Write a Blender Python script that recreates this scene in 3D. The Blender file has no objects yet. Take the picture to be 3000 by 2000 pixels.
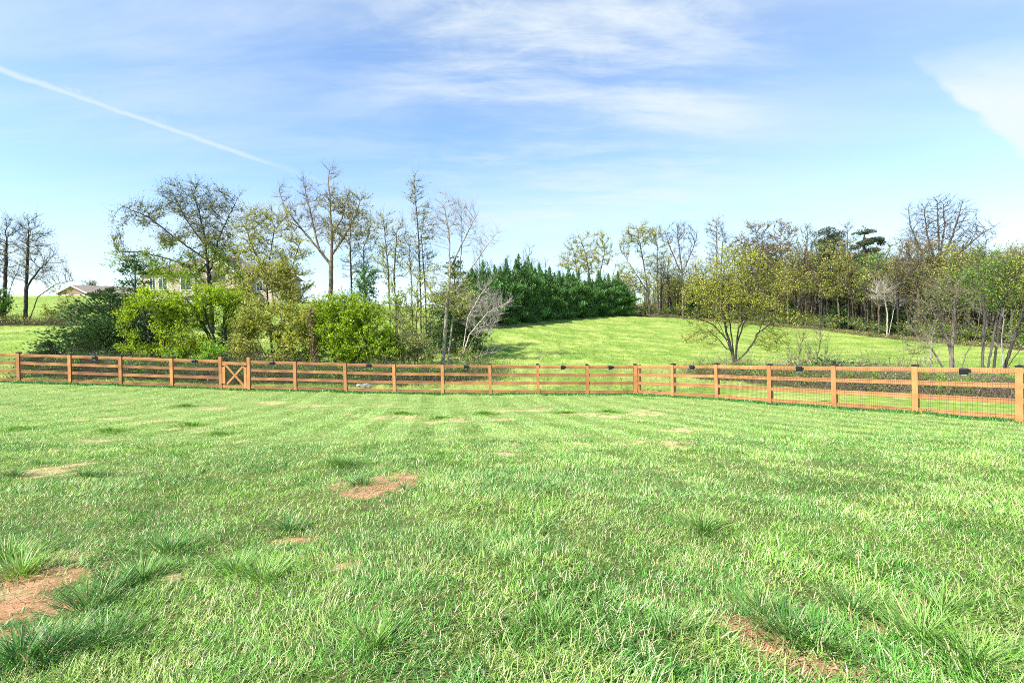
import bpy, math, random
import numpy as np
from mathutils import Matrix, Vector
R = math.radians
scene = bpy.context.scene
COL = scene.collection
rng = np.random.default_rng(7)

# ------------------------------------------------------------------ camera
F = 1413.0                      # focal length in pixels of a 3000 px wide picture
CAM = np.array([0.0, 0.0, 1.4])
PITCH, ROLL = -0.4, 1.0
cam_d = bpy.data.cameras.new('camera'); cam = bpy.data.objects.new('camera', cam_d); COL.objects.link(cam)
cam_d.sensor_width = 36; cam_d.lens = 36 * F / 3000; cam_d.clip_end = 5000; cam_d.clip_start = 0.05
M3 = (Matrix.Rotation(R(90 + PITCH), 3, 'X') @ Matrix.Rotation(R(-ROLL), 3, 'Z'))
cam.matrix_world = Matrix.Translation(Vector(CAM)) @ M3.to_4x4()
scene.camera = cam
MN = np.array(M3)

def ray(px, py):
    d = MN @ np.array([(px - 1500) / F, (1000 - py) / F, -1.0])
    return d
def W(px, py, D):
    d = ray(px, py)
    return CAM + d * (D / d[1])
def project(P):
    q = (np.asarray(P) - CAM) @ MN
    return 1500 + F * q[..., 0] / -q[..., 2], 1000 - F * q[..., 1] / -q[..., 2]

# ------------------------------------------------------------------ noise
def _h(ix, iy, s):
    n = (ix.astype(np.int64) * 374761393 + iy.astype(np.int64) * 668265263 + s * 974711) & 0xffffffff
    n = ((n ^ (n >> 13)) * 1274126177) & 0xffffffff
    return ((n ^ (n >> 16)) & 0xffff) / 65535.0
def vnoise(x, y, s=0):
    ix, iy = np.floor(x), np.floor(y); fx, fy = x - ix, y - iy
    fx = fx * fx * (3 - 2 * fx); fy = fy * fy * (3 - 2 * fy)
    a, b, c, d = _h(ix, iy, s), _h(ix + 1, iy, s), _h(ix, iy + 1, s), _h(ix + 1, iy + 1, s)
    return (a * (1 - fx) + b * fx) * (1 - fy) + (c * (1 - fx) + d * fx) * fy
def fbm(x, y, s=0, o=3):
    v, a, t = 0, 1.0, 0
    for k in range(o):
        v = v + a * vnoise(x * 2 ** k + 17.3 * k, y * 2 ** k - 9.1 * k, s + k); t += a; a *= .55
    return v / t
def sstep(a, b, x):
    t = np.clip((x - a) / (b - a), 0, 1); return t * t * (3 - 2 * t)

# ------------------------------------------------------------------ fence line (plan)
YF = 24.2
CORNER = np.array([6.165, 24.2]); ENDR = np.array([13.67, 13.0])
UR = (ENDR - CORNER) / np.linalg.norm(ENDR - CORNER)
NR = np.array([UR[1], -UR[0]])              # inner normal of the side fence
if NR @ (-CORNER) < 0: NR = -NR
def outside_fence(x, y):
    """signed distance beyond the fence: > 0 outside the yard"""
    return np.maximum(y - YF, -((x - CORNER[0]) * NR[0] + (y - CORNER[1]) * NR[1]))

# ------------------------------------------------------------------ terrain
CP = [(-6, 0, 0), (6, 0, 0), (0, 0, 0), (0, -6, .25), (-8, -6, .3), (8, -6, .2), (-14, 6, -.1), (14, 4, -.3), (0, 3.5, -.14), (-4, 8, -.42), (4, 8, -.45)]
for px, py in [(-200, 1113), (57, 1121), (360, 1130), (655, 1140), (868, 1145), (1156, 1153), (1437, 1155), (1722, 1156), (1860, 1157)]:
    CP.append(tuple(W(px, py, YF)))
for t, py in [(1 / 6, 1161), (2 / 6, 1169), (.5, 1183), (4 / 6, 1196), (5 / 6, 1214), (1, 1238), (1.17, 1262)]:
    p = CORNER + (ENDR - CORNER) * t
    px = 1500 + F * p[0] / p[1]
    CP.append(tuple(W(px, py, p[1])))
for px, py, D in [(80, 950, 55), (0, 1040, 34), (150, 869, 140), (400, 866, 150), (-500, 866, 140), (-700, 960, 55), (600, 886, 107), (800, 885, 107),
                  (650, 1092, 31), (970, 1000, 42), (1300, 1062, 36), (1010, 1098, 30), (1400, 953, 62), (1620, 938, 80), (1830, 926, 100), (1600, 985, 55),
                  (1500, 1068, 33), (1800, 1078, 33), (1990, 931, 110), (2150, 1098, 34), (2200, 949, 105), (2400, 964, 90), (2560, 984, 76),
                  (2800, 1006, 64), (3000, 1022, 56), (3300, 1045, 48), (2450, 1118, 27), (2800, 1122, 24), (3000, 1130, 22), (3500, 1150, 20), (2300, 1030, 55),
                  (1400, 905, 170), (1830, 895, 170), (2150, 905, 140), (2400, 885, 135), (2600, 890, 120), (3000, 900, 105), (2400, 840, 190), (3000, 850, 180), (2500, 1052, 45), (1150, 905, 110), (300, 1010, 38)]:
    CP.append(tuple(W(px, py, D)))
for a in range(-180, 180, 20):
    r = 330 if -100 < a < 100 else 200
    if abs(a) > 100 and False: continue
    CP.append((r * math.sin(R(a)), r * math.cos(R(a)) if abs(a) < 100 else -80 + .3 * r * math.cos(R(a)), 2.0 if abs(a) < 100 else 1.0))
CP = np.array(CP)
def _tps():
    n = len(CP)
    d = np.linalg.norm(CP[:, None, :2] - CP[None, :, :2], axis=2)
    K = np.where(d > 0, d * d * np.log(d + 1e-9), 0) + np.eye(n) * 4.0
    A = np.zeros((n + 3, n + 3)); A[:n, :n] = K; A[:n, n] = 1; A[:n, n + 1:] = CP[:, :2]; A[n, :n] = 1; A[n + 1:, :n] = CP[:, :2].T
    return np.linalg.solve(A, np.r_[CP[:, 2], 0, 0, 0])
TW = _tps()
def _ground(x, y):
    n = len(CP)
    z = TW[n] + TW[n + 1] * x + TW[n + 2] * y
    for i in range(n):
        d2 = (x - CP[i, 0]) ** 2 + (y - CP[i, 1]) ** 2 + 1e-9
        z = z + TW[i] * .5 * d2 * np.log(d2)
    return z
# ground sampled once on a tensor grid that is fine near the camera
def axis(a0, a1, s0, g):
    v, s, out = a0, s0, [a0]
    while v < a1:
        v += s; s *= g; out.append(v)
    return out
gx = axis(0, 5, .05, 1.004); gx = gx + axis(gx[-1] + .08, 900, .085, 1.028); gx = np.array([-v for v in gx[:0:-1]] + gx)
gy = axis(1.0, 7, .045, 1.003); gy = gy + axis(gy[-1] + .06, 900, .065, 1.016); gy = np.array([-300, -120, -60, -30, -15, -8, -4, -2, -1, 0, .5] + gy)
GX, GY = np.meshgrid(gx, gy)
GZ = _ground(np.clip(GX, -340, 340), np.clip(GY, -120, 340))
FARF = sstep(260, 420, np.hypot(GX, GY)); GZ = GZ * (1 - FARF) + 1.0 * FARF
LAWN = sstep(.3, -.3, outside_fence(GX, GY))
GZ += (fbm(GX * 1.1, GY * 1.1, 5, 2) - .5) * (.07 * LAWN + .35 * (1 - LAWN) * (1 - FARF)) + (fbm(GX * 4, GY * 4, 8, 2) - .5) * .03 * LAWN
def ground(x, y):
    x = np.asarray(x, float); y = np.asarray(y, float)
    i = np.clip(np.searchsorted(gx, x) - 1, 0, len(gx) - 2); j = np.clip(np.searchsorted(gy, y) - 1, 0, len(gy) - 2)
    u = (x - gx[i]) / (gx[i + 1] - gx[i]); v = (y - gy[j]) / (gy[j + 1] - gy[j])
    return (GZ[j, i] * (1 - u) + GZ[j, i + 1] * u) * (1 - v) + (GZ[j + 1, i] * (1 - u) + GZ[j + 1, i + 1] * u) * v
def hit(px, py):
    """where the sight line of a picture point meets the ground"""
    d = ray(px, py); t = np.concatenate([np.arange(1, 30, .05), np.arange(30, 300, .25)])
    P = CAM + d[None] * t[:, None]
    b = np.nonzero(P[:, 2] < ground(P[:, 0], P[:, 1]))[0]
    return P[b[0]] if len(b) else P[-1]

# ------------------------------------------------------------------ mesh helpers
def mesh(name, V, faces, mat, col=None, smooth=False):
    """faces: list of int arrays (n,k)"""
    me = bpy.data.meshes.new(name)
    V = np.ascontiguousarray(V, dtype=np.float32)
    faces = [np.asarray(f, dtype=np.int32) for f in faces if len(f)]
    me.vertices.add(len(V)); me.vertices.foreach_set('co', V.ravel())
    L = np.concatenate([f.ravel() for f in faces])
    cnt = np.concatenate([np.full(len(f), f.shape[1], np.int32) for f in faces])
    st = np.r_[0, np.cumsum(cnt)[:-1]].astype(np.int32)
    me.loops.add(len(L)); me.loops.foreach_set('vertex_index', L)
    me.polygons.add(len(cnt)); me.polygons.foreach_set('loop_start', st)
    if smooth: me.polygons.foreach_set('use_smooth', np.ones(len(cnt), bool))
    if col is not None:
        a = me.color_attributes.new('Col', 'FLOAT_COLOR', 'POINT')
        c = np.ones((len(V), 4), np.float32); c[:, :3] = col; a.data.foreach_set('color', c.ravel())
    me.update(calc_edges=True); me.validate()
    if mat: me.materials.append(mat)
    return me
def obj(name, me, parent=None, loc=None):
    o = bpy.data.objects.new(name, me); COL.objects.link(o)
    if parent is not None: o.parent = parent
    if loc is not None: o.location = tuple(loc)
    return o
def thing(name, label, cat, loc=(0, 0, 0), group=None, rz=0):
    o = bpy.data.objects.new(name, None); COL.objects.link(o); o.location = tuple(float(v) for v in loc); o.rotation_euler = (0, 0, rz)
    o.empty_display_size = .3
    return tag(o, label, cat, group)
def tag(o, label=None, cat=None, group=None, kind=None):
    if label: o['label'] = label
    if cat: o['category'] = cat
    if group: o['group'] = group
    if kind: o['kind'] = kind
    return o
def dup(o, loc, rz, sc, label=None):
    r = o.copy(); COL.objects.link(r); r.location = tuple(float(v) for v in loc); r.rotation_euler = (0, 0, rz); r.scale = sc
    if label: r['label'] = label
    for ch in o.children:
        c = ch.copy(); COL.objects.link(c); c.parent = r
    return r
class MB:
    """collects boxes and quads for one mesh"""
    def __init__(s): s.V, s.F = [], []
    def hexa(s, P):
        b = len(s.V); s.V += [tuple(p) for p in P]
        s.F += [tuple(b + i for i in f) for f in ((0, 3, 2, 1), (4, 5, 6, 7), (0, 1, 5, 4), (1, 2, 6, 5), (2, 3, 7, 6), (3, 0, 4, 7))]
    def box(s, c, d):
        x, y, z = c; a, b, h = d[0] / 2, d[1] / 2, d[2] / 2
        s.hexa([(x - a, y - b, z - h), (x + a, y - b, z - h), (x + a, y + b, z - h), (x - a, y + b, z - h), (x - a, y - b, z + h), (x + a, y - b, z + h), (x + a, y + b, z + h), (x - a, y + b, z + h)])
    def bar(s, p, q, n, th, up):
        """bar from p to q; thickness th along n, height up along the vertical-ish normal"""
        p, q, n = np.array(p, float), np.array(q, float), np.array(n, float); u = q - p; u /= np.linalg.norm(u)
        w = np.cross(u, n); w /= np.linalg.norm(w)
        if abs(w[2]) > .2 and w[2] < 0: w = -w
        a, h = n * th / 2, w * up / 2
        s.hexa([p - a - h, q - a - h, q + a - h, p + a - h, p - a + h, q - a + h, q + a + h, p + a + h])
    def poly(s, P):
        b = len(s.V); s.V += [tuple(p) for p in P]; s.F.append(tuple(range(b, b + len(P))))
    def prism(s, P, off):
        """polygon P extruded by the vector off"""
        n = len(P); b = len(s.V); off = np.array(off)
        s.V += [tuple(p) for p in P] + [tuple(np.array(p) + off) for p in P]
        s.F += [tuple(range(b + n - 1, b - 1, -1)), tuple(range(b + n, b + 2 * n))] + [(b + i, b + (i + 1) % n, b + n + (i + 1) % n, b + n + i) for i in range(n)]
    def me(s, name, mat):
        m = bpy.data.meshes.new(name); m.from_pydata([tuple(map(float, v)) for v in s.V], [], s.F); m.update(); m.materials.append(mat); return m
    def build(s, name, mat, parent=None, loc=None, bevel=0):
        o = obj(name, s.me(name, mat), parent, loc)
        if bevel:
            b = o.modifiers.new('bevel', 'BEVEL'); b.width = bevel; b.segments = 1; b.limit_method = 'ANGLE'
        return o

# ------------------------------------------------------------------ materials
def new_mat(name):
    m = bpy.data.materials.new(name); m.use_nodes = True; nt = m.node_tree; nt.nodes.clear()
    out = nt.nodes.new('ShaderNodeOutputMaterial'); return m, nt, out
def N(nt, t, **kw):
    n = nt.nodes.new(t)
    for k, v in kw.items():
        if k in n.inputs.keys(): n.inputs[k].default_value = v
        else: setattr(n, k, v)
    return n
def ramp(nt, stops):
    n = nt.nodes.new('ShaderNodeValToRGB'); e = n.color_ramp.elements
    while len(e) < len(stops): e.new(.5)
    for i, (p, c) in enumerate(stops): e[i].position = p; e[i].color = (*c, 1)
    return n
def mix(nt, a, b, f, mode='MIX'):
    n = nt.nodes.new('ShaderNodeMix'); n.data_type = 'RGBA'; n.blend_type = mode
    for s, v in ((0, f), (6, a), (7, b)):
        if hasattr(v, 'is_output'): nt.links.new(v, n.inputs[s])
        elif isinstance(v, (tuple, list)): n.inputs[s].default_value = (*v, 1)
        else: n.inputs[s].default_value = v
    return n.outputs[2]

def leaf_mat(name, transl=.35, gloss=.06, rough=.5):
    m, nt, out = new_mat(name); L = nt.links.new
    a = N(nt, 'ShaderNodeAttribute', attribute_name='Col')
    d = N(nt, 'ShaderNodeBsdfDiffuse'); t = N(nt, 'ShaderNodeBsdfTranslucent'); g = N(nt, 'ShaderNodeBsdfGlossy', Roughness=rough)
    L(a.outputs['Color'], d.inputs['Color'])
    hs = N(nt, 'ShaderNodeHueSaturation', Saturation=1.1, Value=1.15); L(a.outputs['Color'], hs.inputs['Color']); L(hs.outputs[0], t.inputs['Color'])
    s1 = N(nt, 'ShaderNodeMixShader', Fac=transl); L(d.outputs[0], s1.inputs[1]); L(t.outputs[0], s1.inputs[2])
    s2 = N(nt, 'ShaderNodeMixShader', Fac=gloss); L(s1.outputs[0], s2.inputs[1]); L(g.outputs[0], s2.inputs[2])
    L(s2.outputs[0], out.inputs[0]); return m
M_LEAF = leaf_mat('leaf', .45, .025)
M_NEEDLE = leaf_mat('needle', .22, .03)
M_GRASS = leaf_mat('grass_blade', .28, .025, .4)

def bark_mat():
    m, nt, out = new_mat('bark'); L = nt.links.new
    a = N(nt, 'ShaderNodeAttribute', attribute_name='Col'); tc = N(nt, 'ShaderNodeTexCoord')
    mp = N(nt, 'ShaderNodeMapping'); mp.inputs['Scale'].default_value = (6, 6, 1.5); L(tc.outputs['Object'], mp.inputs[0])
    n = N(nt, 'ShaderNodeTexNoise', Scale=2.0, Detail=5.0); L(mp.outputs[0], n.inputs['Vector'])
    r = ramp(nt, [(.3, (.55, .55, .55)), (.7, (1.35, 1.32, 1.25))]); L(n.outputs[0], r.inputs[0])
    c = mix(nt, a.outputs['Color'], r.outputs[0], 1.0, 'MULTIPLY')
    p = N(nt, 'ShaderNodeBsdfPrincipled', Roughness=.9); L(c, p.inputs['Base Color'])
    b = N(nt, 'ShaderNodeBump', Strength=.5, Distance=.05); L(n.outputs[0], b.inputs['Height']); L(b.outputs[0], p.inputs['Normal'])
    L(p.outputs[0], out.inputs[0]); return m
M_BARK = bark_mat()

def simple(name, c, rough=.6, metal=0, var=.15, sc=8.0, stretch=(1, 1, 1), bump=0):
    m, nt, out = new_mat(name); L = nt.links.new
    tc = N(nt, 'ShaderNodeTexCoord'); mp = N(nt, 'ShaderNodeMapping'); mp.inputs['Scale'].default_value = stretch; L(tc.outputs['Object'], mp.inputs[0])
    n = N(nt, 'ShaderNodeTexNoise', Scale=sc, Detail=4.0); L(mp.outputs[0], n.inputs['Vector'])
    r = ramp(nt, [(.25, tuple(v * (1 - var) for v in c)), (.75, tuple(min(1, v * (1 + var)) for v in c))]); L(n.outputs[0], r.inputs[0])
    p = N(nt, 'ShaderNodeBsdfPrincipled', Roughness=rough, Metallic=metal); L(r.outputs[0], p.inputs['Base Color'])
    if bump:
        b = N(nt, 'ShaderNodeBump', Strength=bump, Distance=.01); L(n.outputs[0], b.inputs['Height']); L(b.outputs[0], p.inputs['Normal'])
    L(p.outputs[0], out.inputs[0]); return m

def wood_mat():
    m, nt, out = new_mat('stained_cedar'); L = nt.links.new
    g = N(nt, 'ShaderNodeNewGeometry'); oi = N(nt, 'ShaderNodeObjectInfo')
    n = N(nt, 'ShaderNodeTexNoise', Scale=3.0, Detail=6.0); L(g.outputs['Position'], n.inputs['Vector'])
    n2 = N(nt, 'ShaderNodeTexNoise', Scale=38.0, Detail=3.0); L(g.outputs['Position'], n2.inputs['Vector'])
    r = ramp(nt, [(.3, (.34, .145, .042)), (.55, (.44, .20, .066)), (.8, (.50, .245, .092))]); L(n.outputs[0], r.inputs[0])
    r2 = ramp(nt, [(.3, (.72, .7, .68)), (.6, (1, 1, 1))]); L(n2.outputs[0], r2.inputs[0])
    c = mix(nt, r.outputs[0], r2.outputs[0], .8, 'MULTIPLY')
    r3 = ramp(nt, [(0, (.82, .8, .8)), (1, (1.15, 1.14, 1.1))]); L(oi.outputs['Random'], r3.inputs[0])
    c = mix(nt, c, r3.outputs[0], 1.0, 'MULTIPLY')
    p = N(nt, 'ShaderNodeBsdfPrincipled', Roughness=.7); L(c, p.inputs['Base Color'])
    b = N(nt, 'ShaderNodeBump', Strength=.3, Distance=.004); L(n2.outputs[0], b.inputs['Height']); L(b.outputs[0], p.inputs['Normal'])
    L(p.outputs[0], out.inputs[0]); return m
M_WOOD = wood_mat()
M_WIRE = simple('rusty_wire', (.10, .07, .055), .6, .3)
M_BLACK = simple('black_plastic', (.014, .016, .02), .35)
M_BLACKM = simple('black_metal', (.02, .02, .022), .4, .4)
M_PV = simple('solar_cell', (.01, .015, .04), .12)
M_LENS = simple('frosted_lens', (.55, .57, .55), .4)
M_ROCK = simple('pale_rock', (.27, .265, .25), .9, 0, .3, 6.0, (1, 1, 1), .6)

# ------------------------------------------------------------------ bare patches in the lawn
def patch_from(px, py, w, h):
    c = hit(px, py); a = hit(px, py - h); b = hit(px, py + h)
    return (c[0], c[1], max(.07, .85 * w * c[1] / F), max(.06, .42 * abs(a[1] - b[1])))
SOIL = [patch_from(*p) for p in [(1135, 1415, 105, 38), (1070, 1447, 70, 22), (990, 1422, 45, 14), (110, 1690, 200, 60), (40, 1790, 110, 40), (210, 1790, 130, 40), (40, 1860, 90, 25),
        (2150, 1840, 80, 32), (2230, 1890, 85, 36), (2330, 1965, 170, 50), (2480, 1990, 120, 26), (2640, 1805, 90, 22), (2560, 1840, 50, 14), (860, 1583, 80, 6), (2780, 1412, 20, 8)]]
STRAW = [patch_from(*p) for p in [(1125, 1222, 32, 9), (1200, 1225, 40, 8), (1345, 1233, 60, 9), (1265, 1238, 25, 6), (1450, 1231, 50, 5), (310, 1288, 65, 10), (450, 1236, 55, 9),
        (345, 1224, 26, 7), (60, 1270, 65, 8), (90, 1385, 130, 26), (210, 1365, 60, 12), (1570, 1204, 80, 4), (1480, 1204, 60, 4), (1700, 1214, 70, 5), (1800, 1222, 60, 4), (1900, 1212, 60, 4), (20, 1199, 26, 6), (770, 1180, 60, 4),
        (900, 1190, 60, 4), (620, 1195, 60, 4), (180, 1640, 100, 22), (60, 1740, 120, 30), (2190, 1860, 70, 30), (2300, 1940, 130, 30), (540, 1700, 60, 18), (1010, 1660, 60, 16), (470, 1300, 40, 6), (600, 1260, 60, 6)]]
_r = np.random.default_rng(12)
for _ in range(45):                              # small thin spots of the middle distance
    _y = _r.uniform(7.5, 21); _x = _r.uniform(-.95, .42) * _y; STRAW.append((_x, _y, _r.uniform(.1, .42), _r.uniform(.08, .3)))
def pmask(lst, x, y, s):
    m = np.zeros_like(x)
    n = (fbm(x * 5, y * 5, s, 3) - .5) * 1.5 + (fbm(x * 1.7, y * 1.7, s + 9, 2) - .5) * 1.6
    for cx, cy, rx, ry in lst:
        r = np.hypot((x - cx) / rx, (y - cy) / ry)
        m = np.maximum(m, sstep(1.2, .75, r + n * .9))
    return m * sstep(.3, .5, fbm(x * 7, y * 4, s + 3, 2) + (.12 if s == 31 else 0))
EDGE_PX = [(1500, 128), (1850, 103), (1990, 109), (2200, 104), (2400, 89), (2560, 75), (2800, 63), (3000, 55), (3400, 47), (4200, 40)]
EDGE = np.array([[(p - 1500) / F * d, d] for p, d in EDGE_PX])
def woods_depth(x, y):
    """how far a point lies behind the woods' edge (metres, along y)"""
    ye = np.interp(x / np.maximum(y, 1), EDGE[:, 0] / EDGE[:, 1], EDGE[:, 1])
    return y - ye
def lerp(a, b, t): return np.asarray(a) * (1 - t)[..., None] + np.asarray(b) * t[..., None]

# ------------------------------------------------------------------ ground sheet
gxf, gyf = GX.ravel(), GY.ravel()
soil, straw = pmask(SOIL, gxf, gyf, 31), pmask(STRAW, gxf, gyf, 47)
out_f = outside_fence(gxf, gyf)
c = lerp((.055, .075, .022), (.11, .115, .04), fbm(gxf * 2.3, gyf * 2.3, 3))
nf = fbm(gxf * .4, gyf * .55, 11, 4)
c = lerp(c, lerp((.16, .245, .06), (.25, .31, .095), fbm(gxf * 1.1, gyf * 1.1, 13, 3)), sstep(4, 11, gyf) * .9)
cf = lerp((.165, .25, .04), (.27, .325, .08), sstep(.33, .68, nf))
cf = lerp(cf, (.1, .21, .03), sstep(.55, .75, fbm(gxf * .45, gyf * .8, 21, 3)) * .6)
c = lerp(c, cf, sstep(0, .5, out_f))
c = lerp(c, (.47, .38, .19), straw * .8)
sc_ = lerp((.25, .115, .058), (.40, .235, .125), fbm(gxf * 6, gyf * 6, 2))
c = lerp(c, sc_, soil * .95)
wd = woods_depth(gxf, gyf)
lit = lerp((.12, .085, .05), (.2, .15, .085), fbm(gxf * .8, gyf * .8, 77))
c = lerp(c, lit, sstep(-1.0, 1.2, wd + (fbm(gxf * .5, gyf * .5, 51) - .5) * 3) * (gxf > 18))
ny, nx = GX.shape
ii = (np.arange(ny - 1)[:, None] * nx + np.arange(nx - 1)[None]).ravel()
m_ground, nt, out = new_mat('ground'); Lk = nt.links.new
a_ = N(nt, 'ShaderNodeAttribute', attribute_name='Col'); gpos = N(nt, 'ShaderNodeNewGeometry')
n1 = N(nt, 'ShaderNodeTexNoise', Scale=9.0, Detail=8.0, Roughness=.7); Lk(gpos.outputs['Position'], n1.inputs['Vector'])
n2 = N(nt, 'ShaderNodeTexNoise', Scale=1.3, Detail=6.0, Roughness=.65); Lk(gpos.outputs['Position'], n2.inputs['Vector'])
r1 = ramp(nt, [(.3, (.55, .6, .5)), (.7, (1.4, 1.35, 1.4))]); Lk(n1.outputs[0], r1.inputs[0])
r2 = ramp(nt, [(.3, (.78, .85, .75)), (.7, (1.2, 1.15, 1.25))]); Lk(n2.outputs[0], r2.inputs[0])
cc = mix(nt, mix(nt, a_.outputs['Color'], r1.outputs[0], 1.0, 'MULTIPLY'), r2.outputs[0], 1.0, 'MULTIPLY')
pb = N(nt, 'ShaderNodeBsdfPrincipled', Roughness=.95); pb.inputs['Specular IOR Level'].default_value = .1; Lk(cc, pb.inputs['Base Color'])
bm_ = N(nt, 'ShaderNodeBump', Strength=.6, Distance=.04); Lk(n1.outputs[0], bm_.inputs['Height']); Lk(bm_.outputs[0], pb.inputs['Normal'])
Lk(pb.outputs[0], out.inputs[0])
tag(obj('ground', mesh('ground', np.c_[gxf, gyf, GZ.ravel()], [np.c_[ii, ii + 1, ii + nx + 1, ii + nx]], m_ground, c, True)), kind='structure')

# ------------------------------------------------------------------ grass
def blades(x, y, z, L, w, head, lean, bend, col, lev, tipc=None):
    n = len(x); ts = {1: [1.0], 2: [.5, 1.0], 3: [.35, .7, 1.0]}[lev]
    hx, hy = np.cos(head), np.sin(head)
    P = [np.c_[x, y, z]]; t0 = 0; cur = P[0]
    for t in ts:
        th = lean + bend * (t + t0) / 2; dl = L * (t - t0); t0 = t
        cur = cur + np.c_[np.sin(th) * hx * dl, np.sin(th) * hy * dl, np.cos(th) * dl]; P.append(cur)
    tw = rng.uniform(-.9, .9, n)
    sx, sy = -np.sin(head + tw) * w / 2, np.cos(head + tw) * w / 2; S = np.c_[sx, sy, np.zeros(n)]
    V, C = [], []
    for k in range(lev):
        f = 1.0 if k == 0 else (.9 if k == 1 else .62)
        V += [P[k] - S * f, P[k] + S * f]
    V.append(P[lev]); m = 2 * lev + 1
    V = np.stack(V, 1).reshape(-1, 3)
    if tipc is None: Cc = np.repeat(col, m, 0)
    else:
        tt = np.array([0, 0] + sum([[t, t] for t in ts[:-1]], []) + [1.0])
        Cc = (col[:, None] * (1 - tt)[None, :, None] + tipc[:, None] * tt[None, :, None]).reshape(-1, 3)
    b = np.arange(n) * m
    q = [np.c_[b + 2 * k, b + 2 * k + 1, b + 2 * k + 3, b + 2 * k + 2] for k in range(lev - 1)]
    T = np.c_[b + 2 * lev - 2, b + 2 * lev - 1, b + 2 * lev]
    return V, (np.concatenate(q) if q else np.zeros((0, 4), int)), T, Cc
class Pile:
    def __init__(s): s.V, s.Q, s.T, s.C, s.n = [], [], [], [], 0
    def add(s, r):
        V, Q, T, C = r; s.V.append(V); s.Q.append(Q + s.n); s.T.append(T + s.n); s.C.append(C); s.n += len(V)
    def build(s, name, mat, parent=None):
        return obj(name, mesh(name, np.concatenate(s.V), [np.concatenate(s.Q), np.concatenate(s.T)], mat, np.concatenate(s.C)), parent)
def grass_colour(x, y, n):
    """pigment of the blades: patches of different grasses plus single odd blades"""
    a = fbm(x * .55, y * .55, 61, 3); b = fbm(x * 1.6 + 40, y * 1.6, 71, 3); d = fbm(x * 3.7, y * 3.7 - 11, 81, 2)
    c = lerp((.12, .33, .045), (.235, .45, .07), sstep(.36, .62, b))
    c = lerp(c, (.085, .24, .045), sstep(.5, .62, a) * .6)
    c = lerp(c, (.33, .47, .11), sstep(.52, .66, d) * .65)
    k = rng.random(n)
    c = np.where((k < .11)[:, None], np.array((.55, .46, .22)), c)
    c = np.where(((k > .15) & (k < .30))[:, None], np.array((.47, .62, .27)), c)
    c = np.where(((k > .33) & (k < .43))[:, None], np.array((.07, .18, .035)), c)
    return c * rng.uniform(.6, 1.4, (n, 1))
lawn = Pile()
def sample_wedge(d0, d1, n, side):
    u = rng.random(n); D = d0 * (d1 / d0) ** u if False else np.sqrt(d0 * d0 + u * (d1 * d1 - d0 * d0))
    X = rng.uniform(-1, 1, n) * (D * 1.1 * side + .6)
    return X, D
BANDS = [(1.2, 2.6, 10500, 3), (2.6, 4.0, 8000, 2), (4.0, 6.0, 5200, 2), (6, 9, 2800, 2), (9, 13, 1500, 1), (13, 18, 800, 1), (18, 24.3, 500, 1)]
for d0, d1, dens, lev in BANDS:
    area = 1.1 * 1.12 * (d1 * d1 - d0 * d0) + 1.2 * (d1 - d0)
    n = int(area * dens); x, y = sample_wedge(d0, d1, n, 1.12)
    of = outside_fence(x, y)
    so, st = pmask(SOIL, x, y, 31), pmask(STRAW, x, y, 47)
    thin = sstep(.62, .8, fbm(x * 1.3, y * 1.3, 90, 3)) * .55
    keep = (of < 0) & (rng.random(n) > np.maximum(np.maximum(so * .9, st * .5), thin))
    x, y, so, st, of = x[keep], y[keep], so[keep], st[keep], of[keep]; n = len(x)
    clump = fbm(x * 2.6, y * 2.6, 101, 3)
    big = sstep(.5, .66, fbm(x * .9 + 7, y * .9, 111, 3))
    L = (.03 + .038 * clump + .036 * big) * rng.uniform(.5, 1.4, n) * (1 + .15 * sstep(5, 2, y)) * (1 - .35 * sstep(8, 18, y))
    w = np.maximum(.0036 + .0034 * big * rng.random(n), y * .00085) * rng.uniform(.7, 1.3, n)
    head = rng.uniform(0, 2 * np.pi, n)
    h2 = fbm(x * 1.1, y * 1.1, 121, 2) * 4 * np.pi
    bias = rng.random(n) < .38; head = np.where(bias, h2 + rng.normal(0, .6, n), head)
    # mowing stripes: rows laid towards and away from the house
    stripe = np.where(np.sin((x * .97 + y * .16) * np.pi / .55) > 0, 1.57, -1.57)
    ms = (rng.random(n) < .6 * sstep(7, 12, y)); head = np.where(ms, stripe + rng.normal(0, .5, n), head)
    lean = rng.uniform(.1, 1.2, n); bend = rng.uniform(.1, 1.4, n)
    col = grass_colour(x, y, n)
    dry = rng.random(n) < np.maximum(st * .75, so * .7); col[dry] = np.array((.5, .38, .19)) * rng.uniform(.7, 1.2, (dry.sum(), 1))
    lean[dry] = rng.uniform(.9, 1.45, dry.sum()); L[dry] *= .8
    lawn.add(blades(x, y, ground(x, y) - .004, L, w, head, lean, bend, col, lev, np.clip(col * np.array((1.12, 1.05, 1.1)), 0, .6)))
# straw lying on the bare ground
for lst, per in ((SOIL, 700), (STRAW, 420)):
    for cx, cy, rx, ry in lst:
        n = int(min(2600, per * 3.2 * rx * ry * (1 if cy < 8 else .5)) + 8)
        a, r = rng.uniform(0, 6.283, n), np.sqrt(rng.random(n)) * 1.1; x, y = cx + rx * r * np.cos(a), cy + ry * r * np.sin(a)
        col = np.array((.55, .42, .23)) * rng.uniform(.6, 1.2, (n, 1))
        lawn.add(blades(x, y, ground(x, y) + .006, rng.uniform(.05, .16, n), np.maximum(.0028, cy * .0006) * np.ones(n), rng.normal(.5, .9, n), rng.uniform(1.35, 1.56, n), np.zeros(n), col, 2))
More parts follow.
